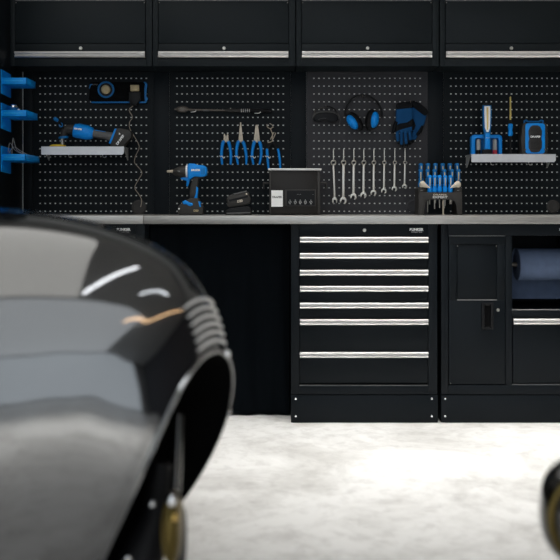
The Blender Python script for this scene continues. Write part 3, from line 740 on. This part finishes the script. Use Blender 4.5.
# ------------------------------------------------------------------ ear defenders
d = 4.664; s = sc(d)
t = thing('ear_defenders', 'blue and black ear defenders hanging by their headband on the grey pegboard', 'ear defenders', W(363, 132, d))
band = [(345.6, 116.4), (345.6, 110), (349.6, 101.6), (355.6, 96.6), (362.4, 95.2), (370.4, 97), (376.8, 101.8), (381.2, 110), (381.6, 117)]
b_ = MB().tube([W(x, y, d) for x, y in band], 1.05*s, 10, smooth=5).build('headband', 'black', t)
MB().tube([W(x, y, d-.001) for x, y in ((359.8, 95.5), (362.4, 95.0), (365.4, 95.6))], .75*s, 8).build('band_mark', 'midgrey', b_)
def cup(cx, cy, ang, pdx, pdy):
    R = Matrix.Rotation(ang, 3, 'Y')
    p = MB().ball(W(cx+pdx, cy+pdy, d-.004), (5.4*s, .034, 11.0*s), 26, 16, R); p = p.build('ear_cushion', 'rubber', t)
    q = MB().ball(W(cx, cy, d-.022), (4.6*s, .026, 8.2*s), 26, 16, R); q.build('ear_cup', 'blue', t)
    rim = [W(cx+pdx*.45, cy+pdy*.45, d-.02)+R @ Vector((math.cos(a)*5.1*s, 0, math.sin(a)*9.2*s)) for a in [2*PI*k/32 for k in range(32)]]
    MB().tube(rim, 1.0*s, 8, closed=True).build('cup_rim', 'black', t)
cup(352.4, 122.2, math.radians(-36), 3.4, -.8)
cup(374.4, 119.8, math.radians(9), -4.0, .2)
hook('dark hook holding up the headband of the ear defenders', [W(362.5, 98, PB-.002), W(362.5, 97.4, 4.69), W(362.5, 97.2, 4.655), W(362.5, 95, 4.65)], None, .0018, 'darksteel')

# ------------------------------------------------------------------ gloves
def glove(d, cuff, body, band, fingers, thumb, lab):
    s = sc(d)
    t = thing('work_glove', lab, 'glove', W(410, 148, d), 'pair of blue work gloves')
    MB().prism(body, d-.010, .020, .007, 3).build('hand', 'bluefab', t)
    MB().prism(cuff, d-.0125, .025, .006, 3).build('cuff', 'blackfab', t)
    if band: MB().prism(band, d-.0118, .0236, .005, 3).build('knuckle_band', 'blackfab', t)
    for f in fingers:
        pts = [W(x, y, d+dy) for x, y, dy in f]
        fg = MB().tube(pts, [1.75*s, 1.85*s, 1.7*s, 1.4*s][:len(pts)], 14, smooth=4)
        fg.build('finger', 'bluefab', t)
        e = pts[-1]; e0 = pts[-2]; tip = MB().ball(e, 1.75*s, 14, 10); tip.tube([e0.lerp(e, .55), e], [1.75*s, 1.75*s], 12); tip.build('fingertip', 'blackfab', t)
    th = [W(x, y, d+dy) for x, y, dy in thumb]
    q = MB().tube(th, [2.1*s, 2.0*s, 1.6*s][:len(th)], 14, smooth=4); q.ball(th[-1], 1.55*s, 14, 10); q.build('thumb', 'blackfab', t)
glove(4.685, [(409.6, 104.6), (413.4, 100.4), (419.6, 102.8), (427.8, 109.6), (428.4, 113.2), (425, 116.4), (417, 110.6)],
      [(412.4, 107), (416.4, 106), (427, 114.6), (424.6, 124), (419.4, 131), (414, 133.4), (409, 127), (410, 116)],
      [(410.4, 121), (413.4, 117.8), (416.2, 125.6), (414, 131), (410, 129)],
      [[(417.6, 128, 0), (416.4, 134, 0), (414.6, 138, 0), (412.6, 141, 0)], [(414.6, 130, .0), (413, 136, 0), (411, 140, 0), (409.4, 143, 0)]],
      [(421.6, 126, 0), (420, 131, -.004), (417.4, 134.4, -.006)],
      'rear blue work glove, fanned out to the right behind the other glove')
glove(4.655, [(396.6, 104.4), (398, 102.6), (405, 101.6), (411.6, 101), (412.8, 102.4), (412.6, 108), (404, 108.6), (396.4, 109.6)],
      [(396.2, 107.6), (412.6, 106.8), (412.8, 118), (412.4, 129.4), (408, 132.6), (400, 132.8), (396.2, 131), (395.8, 120)],
      [(395.4, 125.2), (400, 123.2), (407, 122.2), (412.8, 118.2), (413, 126.4), (406, 128.4), (400, 130.2), (396, 132)],
      [[(397.6, 129, 0), (397.4, 135, -.004), (397.8, 139.4, -.006), (398.6, 142.4, -.004)], [(401.4, 130, 0), (401.4, 137, -.005), (401.6, 142.4, -.008), (402.0, 146, -.004)],
       [(405.2, 130, 0), (405.6, 137, -.005), (406, 141.6, -.008), (406.6, 145.4, -.004)], [(409.2, 129, 0), (409.8, 134, -.005), (410.2, 138, -.008), (410.2, 141.6, -.004)]],
      [(396.6, 122, -.002), (394.2, 127.4, -.006), (393.4, 131.4, -.008)],
      'front blue work glove with black cuff and knuckle band, fingers pointing down')
hook('dark hook above the pair of work gloves', [W(410.6, 101, PB-.002), W(410.6, 101.4, 4.69), W(410.6, 102.2, 4.64), W(410.6, 100.4, 4.636)], None, .0018, 'darksteel')

# ------------------------------------------------------------------ screwdriver stand
d = 4.47; dz = ZT-wz(215.7, d); s = sc(d)
t = thing('screwdriver_stand', 'dark grey arched stand full of blue screwdrivers on the worktop', 'tool stand', (wx(440.4, d), d+.08, ZT))
arch = [(418.6, 215.7), (418.6, 194), (419.6, 193), (461.2, 193), (462.2, 194), (462.2, 215.7), (457.2, 215.7), (456.4, 206), (454.6, 202), (451, 200.4), (430, 200.4), (426.4, 202), (424.8, 206), (424.2, 215.7)]
PR(arch, d, .012, .0012).build('front_plate', 'grey', t)
PR([(418.8, 215.7), (418.8, 189), (420, 187.6), (426, 188.4), (427, 193), (424.6, 193.6), (423.6, 215.7)], d+.012, .13, .001).build('side_leg', 'grey', t)
PR([(462.0, 215.7), (462, 189), (460.8, 187.6), (454.8, 188.4), (453.8, 193), (456.4, 193.6), (457.4, 215.7)], d+.012, .13, .001).build('side_leg', 'grey', t)
PR([(424.8, 193.4), (456.2, 193.4), (456.2, 196), (424.8, 196)], d+.012, .04, .001).build('tier', 'black', t)
for y, o_ in ((188.4, .052), (182.0, .097)):
    b = PR([(422.0, y), (458.6, y), (458.6, y+2.5), (422.0, y+2.5)], d+o_, .043, .001); b.build('tier', 'black', t)
text('print', 'DRAPER', 'creampale', t, wx(440, d), wz(195.5, d)+dz, d-.0008, .011, xs=1.6)
text('print', 'EXPERT', 'paleprint', t, wx(440, d), wz(197.9, d)+dz, d-.0008, .0135, xs=1.5, bold=.0006)
text('print', '--', 'paleprint', t, wx(422.2, d), wz(190.6, d)+dz, d+.0112, .02)
text('print', '--', 'paleprint', t, wx(458.6, d), wz(190.6, d)+dz, d+.0112, .02)
def screwdriver(px, ytop, ybot, dd, shaft_to, row, idx, w=2.55):
    s = sc(dd); Q = lambda y: wz(y, dd)+dz
    x = wx(px, dd); z0, z1 = Q(ybot), Q(ytop); L = z1-z0
    ox = ['left end', 'second from the left', 'third from the left', 'fourth from the left', 'fifth from the left', 'sixth from the left'][idx]
    t = thing('screwdriver', 'blue-handled screwdriver in the %s row of the stand, %s' % (row, ox), 'screwdriver', (x, dd, Q(shaft_to)), 'screwdrivers in the stand')
    r = w*s
    MB().lathe((x, dd, z0), (0, 0, 1), [(0, r*.7), (L*.05, r), (L*.25, r*1.02), (L*.34, r*.80), (L*.44, r*.82), (L*.60, r*.98), (L*.90, r), (L*.98, r*.8), (L, r*.45), (L, 0)], 12).build('handle', 'blue' if row == 'front' else 'bluedeep', t)
    g = MB()
    for a in (-.9, .9, 2.2, -2.2, PI/2+PI):
        c = Vector((x+math.cos(a-PI/2+PI*0)*r*.93, dd+math.sin(a-PI/2)*r*.93, 0))
        g.tube([c+Vector((0, 0, z0+L*.5)), c+Vector((0, 0, z0+L*.9))], r*.16, 6)
    g.build('grip_strip', 'black', t)
    g = MB(); g.box(x-r*.24, x+r*.24, dd-r*1.05, dd-r*.55, z0+L*.38, z0+L*.84, r*.1); g.build('label_strip', 'cream', t)
    MB().lathe((x, dd, Q(shaft_to)), (0, 0, 1), [(0, .0022), (.004, .0032), (z0-Q(shaft_to)+.003, .0032)], 10).build('shaft', 'steel', t)
for i, x in enumerate((421.0, 428.0, 435.4, 442.6, 449.9, 457.0)): screwdriver(x, 163.8, 181.6, d+.118, (203, 206, 204, 207, 205, 203)[i], 'back', i)
for i, x in enumerate((420.6, 427.6, 434.6, 444.2, 451.8, 458.2)): screwdriver(x, 169.8, 188.0, d+.073, (203, 213, 206, 209, 204, 203)[i], 'middle', i)
for i, x in enumerate((429.7, 434.6, 439.6, 445.0, 450.4)): screwdriver(x, 175.8, 193.3, d+.030, (205, 209.6, 208.6, 206.6, 204.6)[i], 'front', i, 2.35)
for sg, lab in ((-1, 'pale cream tapered bit holder at the left end of the screwdriver stand'), (1, 'pale cream tapered bit holder at the right end of the screwdriver stand')):
    cx = 440.3+sg*18.6
    a = Vector((wx(cx+sg*1.6, d), d+.006, wz(183.6, d)+dz)); b = Vector((wx(cx-sg*8.6, d), d+.004, wz(188.6, d)+dz))
    L = (b-a).length; r = 3.4*s
    m = MB(); m.lathe(a, b-a, [(0, 0), (0, r*.5), (.006, r), (.014, r), (L*.45, r*.72), (L*.8, r*.3), (L, r*.12), (L, 0)], 18)
    tag(m.build('bit_holder', 'creampale'), lab, 'bit holder', 'cream tapered holders on the screwdriver stand')
tag(MB().lathe((wx(443.2, d+.02), d+.02, ZT), (0, 0, 1), [(0, .004), (.07, .0045), (.082, .0045), (.085, 0)], 12).build('steel_rod', 'jaw'), 'pale steel rod standing on the worktop under the arch of the stand', 'rod')

# ------------------------------------------------------------------ right shelf: holder, lamp, probe, radio
d = 4.64; s = sc(d); dz = ZS2-wz(154.9, d)
def rr_poly(x0, x1, y0, y1, r, n=6, bottom=True):
    pts = []
    for cx, cy, a0 in ((x1-r, y0+r, -90), (x1-r, y1-r, 0), (x0+r, y1-r, 90), (x0+r, y0+r, 180)):
        if not bottom and a0 in (0, 90):
            pts.append((x1 if a0 == 0 else x0, y1)); continue
        for k in range(n+1):
            a = math.radians(a0+90*k/n); pts.append((cx+math.cos(a)*r, cy+math.sin(a)*r))
    return pts
t = thing('tube_holder', 'blue arched holder with two pale tubes behind the inspection lamp', 'holder', (wx(486.8, d), d+.02, ZS2))
out = [(471.6, 154.9), (471.6, 137.6), (472.4, 135.6), (474.4, 134.8), (499.2, 134.8), (501.4, 135.8), (502.2, 138), (502.2, 154.9), (499.0, 154.9), (499.0, 140), (498, 138.2), (476.4, 138.2), (475.2, 140), (475.2, 154.9)]
PR(out, d, .045, .002).build('frame', 'blue', t)
PR([(475, 138), (499.2, 138), (499.2, 154.9), (475, 154.9)], d+.035, .008, 0).build('back', 'bluedeep', t)
for x in (479.0, 495.4):
    c = Vector((wx(x, d), d+.014, ZS2))
    tb = MB().lathe(c+Vector((0, 0, .024)), (0, 0, 1), [(0, 2.1*s), (.001, 2.2*s), (.048, 2.1*s), (.053, 1.5*s), (.053, 0)], 20).build('tube', 'paletube', t)
    MB().lathe(c, (0, 0, 1), [(0, 2.3*s), (.023, 2.3*s), (.024, 2*s)], 20).build('tube_cap', 'red' if x > 490 else 'black', tb)
d2 = 4.595; dz = ZS2-wz(154.6, d2); d = d2; s = sc(d)
t = thing('inspection_lamp', 'tall blue inspection lamp with pale light strip standing on the right shelf', 'lamp', (wx(487.4, d), d+.015, ZS2))
body = [(483.4, 154.6), (484.4, 148), (484.8, 136), (483.4, 126), (482.9, 110), (483.2, 105), (484.8, 103.8), (490, 103.8), (491.5, 105), (491.8, 112), (491.4, 126), (490.4, 136), (490.8, 148), (491.8, 154.6)]
PR(body, d, .026, .004).build('body', 'bluedeep', t)
PR([(483.3, 105.6), (483.5, 104.4), (484.8, 103.5), (490, 103.5), (491.4, 104.4), (491.6, 105.6)], d-.0015, .029, .001).build('top_cap', 'black', t)
PR([(484.5, 106.4), (490.4, 106.4), (490.6, 112), (490, 128), (488.6, 132.2), (486.6, 132.2), (485, 128), (484.4, 112)], d-.0025, .004, .001).build('reflector', 'white', t)
PR([(486.5, 107.6), (488.5, 107.6), (488.3, 130), (486.9, 130)], d-.004, .003, .0005).build('led_strip', 'yellowled', t)
PR([(485.6, 133.6), (489.8, 133.6), (490, 149), (485.2, 149)], d-.002, .004, .001).build('front_panel', 'blue', t)
PR([(483.2, 149.6), (492, 149.6), (492.4, 154.6), (482.8, 154.6)], d-.003, .034, .002).build('base', 'black', t)
text('logo', 'DRAPER', 'white', t, wx(487.6, d), wz(138.2, d)+dz, d-.0026, .005)
d = 4.62; s = sc(d); dz = ZS2-wz(154.8, d)
x = wx(510.4, d); Z = lambda y: wz(y, d)+dz
t = thing('probe_light', 'slim pen-shaped work light with yellow tip and blue grip standing on the right shelf', 'work light', (x, d, ZS2))
MB().lathe((x, d, Z(120)), (0, 0, 1), [(0, .9*s), (22.5*s, .85*s), (23.2*s, .5*s), (23.2*s, 0)], 14).build('wand', 'yellowrod', t)
MB().lathe((x, d, Z(124)), (0, 0, 1), [(0, 1.5*s), (2*s, 1.7*s), (4*s, 1.1*s), (4.2*s, 0)], 14).build('collar', 'black', t)
MB().lathe((x, d, Z(136.4)), (0, 0, 1), [(0, 1.4*s), (.8*s, 2.3*s), (3*s, 2.6*s), (6*s, 2.0*s), (9*s, 2.5*s), (11.8*s, 2.3*s), (12.6*s, 1.4*s)], 18).build('grip', 'blue', t)
MB().lathe((x, d, Z(130.6)+.001), (0, 0, 1), [(0, 1.0*s), (2*s, 2.2*s), (4*s, 1.0*s)], 14, (1, 1.0)).build('grip_inlay', 'black', t)
MB().lathe((x, d, ZS2), (0, 0, 1), [(0, 1.9*s), (.8*s, 1.9*s), (1.2*s, 1.25*s), (18*s, 1.2*s), (18.6*s, 1.6*s)], 14).build('stem', 'black', t)
d = 4.60; dz = ZS2-wz(154.7, d)
t = thing('radio', 'blue framed radio with dark rounded grille at the right end of the shelf', 'radio', (wx(535, d), d+.04, ZS2))
PR([(522.4, 126), (524.4, 123), (545.6, 123), (547.4, 126), (548.4, 140), (547.4, 153.4), (546, 154.7), (523.6, 154.7), (522, 153.4), (521, 140)], d+.004, .07, .005).build('body', 'grey', t)
fr = rr_poly(525.4, 545.2, 123.4, 154, 3.2)
inn = [(528.6, 134), (528.6, 131), (530.6, 127), (533, 125.6), (538, 125.6), (540.4, 127), (542.2, 131), (542.2, 134), (541.4, 139), (542.2, 142), (542, 148), (539.6, 152), (537, 152.6), (533.6, 152.6), (531, 152), (528.8, 148), (528.6, 142), (529.4, 139)]
PR(fr, d, .03, .003).build('front_frame', 'blue', t)
gr = PR(inn, d-.004, .01, .003).build('grille', 'grey', t)
m = PR([(529.4, 138.2), (541.6, 138.2), (541.2, 139.0), (529.8, 139.0)], d-.005, .002, 0); m.build('grille_slot', 'black', gr)
text('logo', 'DRAPER', 'white', gr, wx(535.3, d), wz(137.2, d)+dz, d-.0056, .0135, bold=.0005)
for y0_ in (128.2, 141.2):
    for k in range(7):
        y = y0_+1.25*k
        PR([(530.6, y), (540.4, y), (540.4, y+.35), (530.6, y+.35)], d-.0045, .002, 0).build('grille_rib', 'black', gr)
m = MB(); hz = [Vector((wx(x, d), d+.03, wz(y, d)+dz)) for x, y in ((526, 124.4), (526, 120.6), (527.6, 120.2), (530, 121.6), (540.6, 121.6), (543, 120.2), (544.6, 120.6), (544.6, 124.4))]
m.tube(hz, 1.0*sc(d), 10); m.build('carry_handle', 'bluedeep', t)
for x in (525.2, 545.2):
    MB().ball(Vector((wx(x, d), d+.001, wz(150, d)+dz)), .005, 12, 8).build('corner_screw', 'midgrey', t)

# ------------------------------------------------------------------ the car nose
psi = math.radians(20)
U = Vector((math.cos(psi), -math.sin(psi), 0)); N = Vector((-math.sin(psi), -math.cos(psi), 0))
P0 = W(180, 400, 2.15)
def on_plane(px, py):
    D = Vector(((px-280)/F, 1, -(py-200)/F)); O = Vector((0, 0, H))
    return O+D*((P0-O).dot(N)/D.dot(N))
RINGS = [((-620, 203), (-620, 596), .44), ((-330, 202), (-330, 598), .44), ((-150, 204), (-170, 600), .435), ((-40, 206.5), (-80, 600), .425), ((30, 211.5), (-20, 600), .40), ((84, 221.5), (28, 599), .37),
         ((130, 237.5), (58, 596), .335), ((166, 258.5), (78, 592), .297), ((188, 284), (94, 587), .265), ((201, 308), (104, 582), .243), ((208, 331), (110, 577), .225), ((211.5, 352.5), (113, 572), .208)]
Ts = [on_plane(*r[0]) for r in RINGS]; Bs = [on_plane(*r[1]) for r in RINGS]; Ws = [r[2] for r in RINGS]
Tz, _ = spline(Ts, Ws, 14); Bz, _ = spline(Bs, Ws, 14); Wz_ = [v.x for v in spline([Vector((w_, 0, 0)) for w_ in Ws], Ws, 14)[0]]
K = len(Tz); NA = 128
def surf(k, a, off=0.):
    i = int(min(K-2, max(0, math.floor(k)))); f = k-i
    T = Tz[i].lerp(Tz[i+1], f); B = Bz[i].lerp(Bz[i+1], f); w = Wz_[i]*(1-f)+Wz_[i+1]*f
    c, s_ = math.cos(a), math.sin(a); e = 2/2.15
    cz = math.copysign(abs(c)**e, c); cn = math.copysign(abs(s_)**e, s_)
    bl = max(0., (k/(K-1)-.5)/.5)**2*.043
    return (T+B)/2+U*bl*(1-cz*cz)+(T-B)/2*(cz+(off/((T-B).length/2) if off else 0)*c)+N*(w*cn+off*s_)
def pt(k, a, off): return surf(k, a, off)
car = thing('car', 'glossy black car nose blurred in the left foreground, with open dark mouth', 'car', (P0.x-.8, P0.y+.2, 0))
b = bmesh.new()
g = [[b.verts.new(surf(k, 2*PI*q/NA)) for q in range(NA)] for k in range(K)]
for k in range(K-1):
    for q in range(NA): b.faces.new((g[k][q], g[k+1][q], g[k+1][(q+1) % NA], g[k][(q+1) % NA]))
b.faces.new(g[0])
bmesh.ops.recalc_face_normals(b, faces=b.faces)
m = MB(); m._merge(b); body = m.build('body', 'carpaint', car, ang=60)
# rim and duct of the mouth
cen = sum((surf(K-1, 2*PI*q/NA) for q in range(NA)), Vector((0, 0, 0)))/NA
rim = [surf(K-1, 2*PI*q/NA) for q in range(NA)]
MB().tube(rim, .0042, 8, closed=True).build('mouth_rim', 'carpaint', car)
b = bmesh.new(); rings = []
for sc_, back in ((.985, 0), (.97, .02), (.93, .12), (.85, .30), (.7, .5)):
    rings.append([b.verts.new(cen+(p-cen)*sc_-U*back+Vector((0, 0, back*.1))) for p in rim])
for A, B in zip(rings, rings[1:]):
    for q in range(NA): b.faces.new((A[q], A[(q+1) % NA], B[(q+1) % NA], B[q]))
b.faces.new(rings[-1])
m = MB(); m._merge(b); m.build('intake_duct', 'carblack', car)
# ribs along the top of the nose, their glints put in by pale metal
for j in range(6):
    k = K-1-32+j*5
    pts = [pt(k+1.8*u_, a, .004) for u_, a in ((-.9, -.42), (-.4, -.22), (0, .0), (.2, .14), (.35, .26))]
    MB().tube(pts, [.0028, .0036, .0038, .0034, .002], 10, smooth=3).build('rib', 'zinc', car)
for a in (-.42, -1.28):
    MB().ball(pt(K-1, a, .006), .0085, 14, 10).build('rivet', 'chrome', car)
# low front beam, struts and lamps
def lamp(cx, cy, d, a, bb, depth, yaw, tilt, side):
    s = sc(d); c = W(cx, cy, d)
    R = Matrix.Rotation(yaw, 3, 'Z') @ Matrix.Rotation(tilt, 3, 'X')
    sh = MB(); prof = []
    t_ = bmesh.new(); bmesh.ops.create_uvsphere(t_, u_segments=40, v_segments=24, radius=1)
    for v in t_.verts:
        q = v.co.copy()
        e = .86
        q = Vector([math.copysign(abs(x)**e, x) for x in q])
        v.co = c+R @ Vector((q.x*a*s, q.y*depth, q.z*bb*s))
    sh._merge(t_); sh = sh.build('headlamp', 'cargloss' if side > 0 else 'olivebrass', car, ang=180)
    ring = [c+R @ Vector((math.cos(q)*a*s*.80, -depth*.72, math.sin(q)*bb*s*.80)) for q in [2*PI*k/40 for k in range(40)]]
    MB().tube(ring, .008 if side > 0 else .004, 10, closed=True).build('bezel', 'olivebrass', sh)
    MB().ball(c+R @ Vector((0, -depth*.70, 0)), (a*s*.74, depth*.34, bb*s*.74), 28, 16, R).build('lens', 'cargloss' if side > 0 else 'olivebrass', sh)
    return sh, c
sh, c1 = lamp(585, 511, 1.95, 45, 54, .075, -.17, 0, 1)
sh, c2 = lamp(173.5, 527, 2.06, 8.6, 36, .04, -.2, 0, -1)
MB().ball(W(171.6, 500.5, 2.03), (.011, .011, .016), 16, 10).build('fitting', 'chrome', car)
MB().ball(W(174.4, 517.5, 2.02), (.0085, .0085, .010), 16, 10).build('fitting', 'brass', car)
MB().ball(W(152, 503.5, 2.05), .008, 14, 10).build('fitting', 'chrome', car)
MB().ball(W(128, 558.5, 2.03), .008, 14, 10).build('fitting', 'chrome', car)
MB().tube([W(178.5, 415, 2.16), W(177, 450, 2.13), W(175.5, 492, 2.08)], [.012, .012, .012], 14).build('strut', 'cargloss', car)
MB().tube([W(162, 462, 2.17), W(156, 515, 2.17), W(141, 560, 2.15), W(128, 610, 2.12)], [.020, .034, .050, .055], 18, smooth=4).build('strut', 'rubber', car)
MB().tube([W(180.5, 504, 2.09), W(182, 516, 2.09), W(182.2, 540, 2.09), W(180, 575, 2.10)], [.004, .010, .011, .011], 12, smooth=3).build('strut', 'cargloss', car)
zb = .035
MB().tube([Vector((-.62, 2.15, zb)), Vector((-.2, 2.10, zb-.01)), Vector((.35, 2.0, zb-.01)), Vector((c1.x, c1.y+.02, zb))], .03, 16, smooth=6).build('front_beam', 'rubber', car)
MB().tube([Vector((c1.x, c1.y+.02, zb)), Vector((c1.x, c1.y+.02, c1.z-.05))], .016, 14).build('lamp_stalk', 'rubber', car)
MB().tube([Vector((c2.x, c2.y+.03, zb)), Vector((c2.x, c2.y+.03, c2.z-.03))], .014, 14).build('lamp_stalk', 'rubber', car)

# ------------------------------------------------------------------ light
def area(name, loc, size, energy, col=(1, 1, 1), rot=(0, 0, 0), spread=180):
    l = bpy.data.lights.new(name, 'AREA'); l.shape = 'RECTANGLE'; l.size, l.size_y = size; l.energy = energy; l.color = col; l.spread = math.radians(spread)
    o = bpy.data.objects.new(name, l); C.objects.link(o); o.location = loc; o.rotation_euler = rot; return o
area('ceiling_panel_bench', (1.2, 3.8, RZ-.03), (3.2, .5), 18, (1, .985, .955), spread=56)
area('ceiling_panel_car', (-1.45, 2.2, RZ-.03), (2.2, 3.3), 20, (1, .985, .94))
area('ceiling_panel_rear', (-.75, -2.2, RZ-.03), (5.5, 5.3), 72, (.88, .94, 1))
area('added_floor_fill', (-.3, .1, RZ-.03), (2.6, .5), 18, (1, .985, .95), spread=50)  # added lamp, brightens the floor that the car flank mirrors
area('warm_tube', (2.7, 1.5, RZ-.05), (4.8, .08), 8, (1, .62, .32), (0, 0, math.radians(60)))
area('cool_tube', (1.7, 2.1, RZ-.05), (1.6, .06), 2, (.9, .95, 1), (0, 0, math.radians(60)))
area('cool_tube', (.1, 1.8, RZ-.05), (2.2, .06), 3.4, (.93, .96, 1), (0, 0, math.radians(70)))
area('added_rear_glow', (-.4, RY0+.03, 1.55), (7.6, 2.95), 62, (.82, .91, 1), (PI/2, 0, 0))  # added cool panel on a closed wall, gives the car its haze
w = bpy.data.worlds.new('room air'); bpy.context.scene.world = w; w.use_nodes = True
w.node_tree.nodes['Background'].inputs[0].default_value = (.5, .55, .6, 1); w.node_tree.nodes['Background'].inputs[1].default_value = .05

# ------------------------------------------------------------------ camera
cam = bpy.data.cameras.new('camera'); co = bpy.data.objects.new('camera', cam); C.objects.link(co)
co.location = (0, 0, H); co.rotation_euler = (PI/2, 0, 0)
cam.sensor_width = 36; cam.sensor_fit = 'HORIZONTAL'; cam.lens = F/560*36; cam.shift_y = -80/560; cam.clip_start = .05
cam.dof.use_dof = True; cam.dof.focus_distance = 4.50; cam.dof.aperture_fstop = 2.1
bpy.context.scene.camera = co
vs = bpy.context.scene.view_settings
bpy.context.scene.display_settings.display_device = 'sRGB'
vs.view_transform = 'Standard'; vs.look = 'None'; vs.gamma = 1; vs.use_curve_mapping = False; vs.exposure = .3
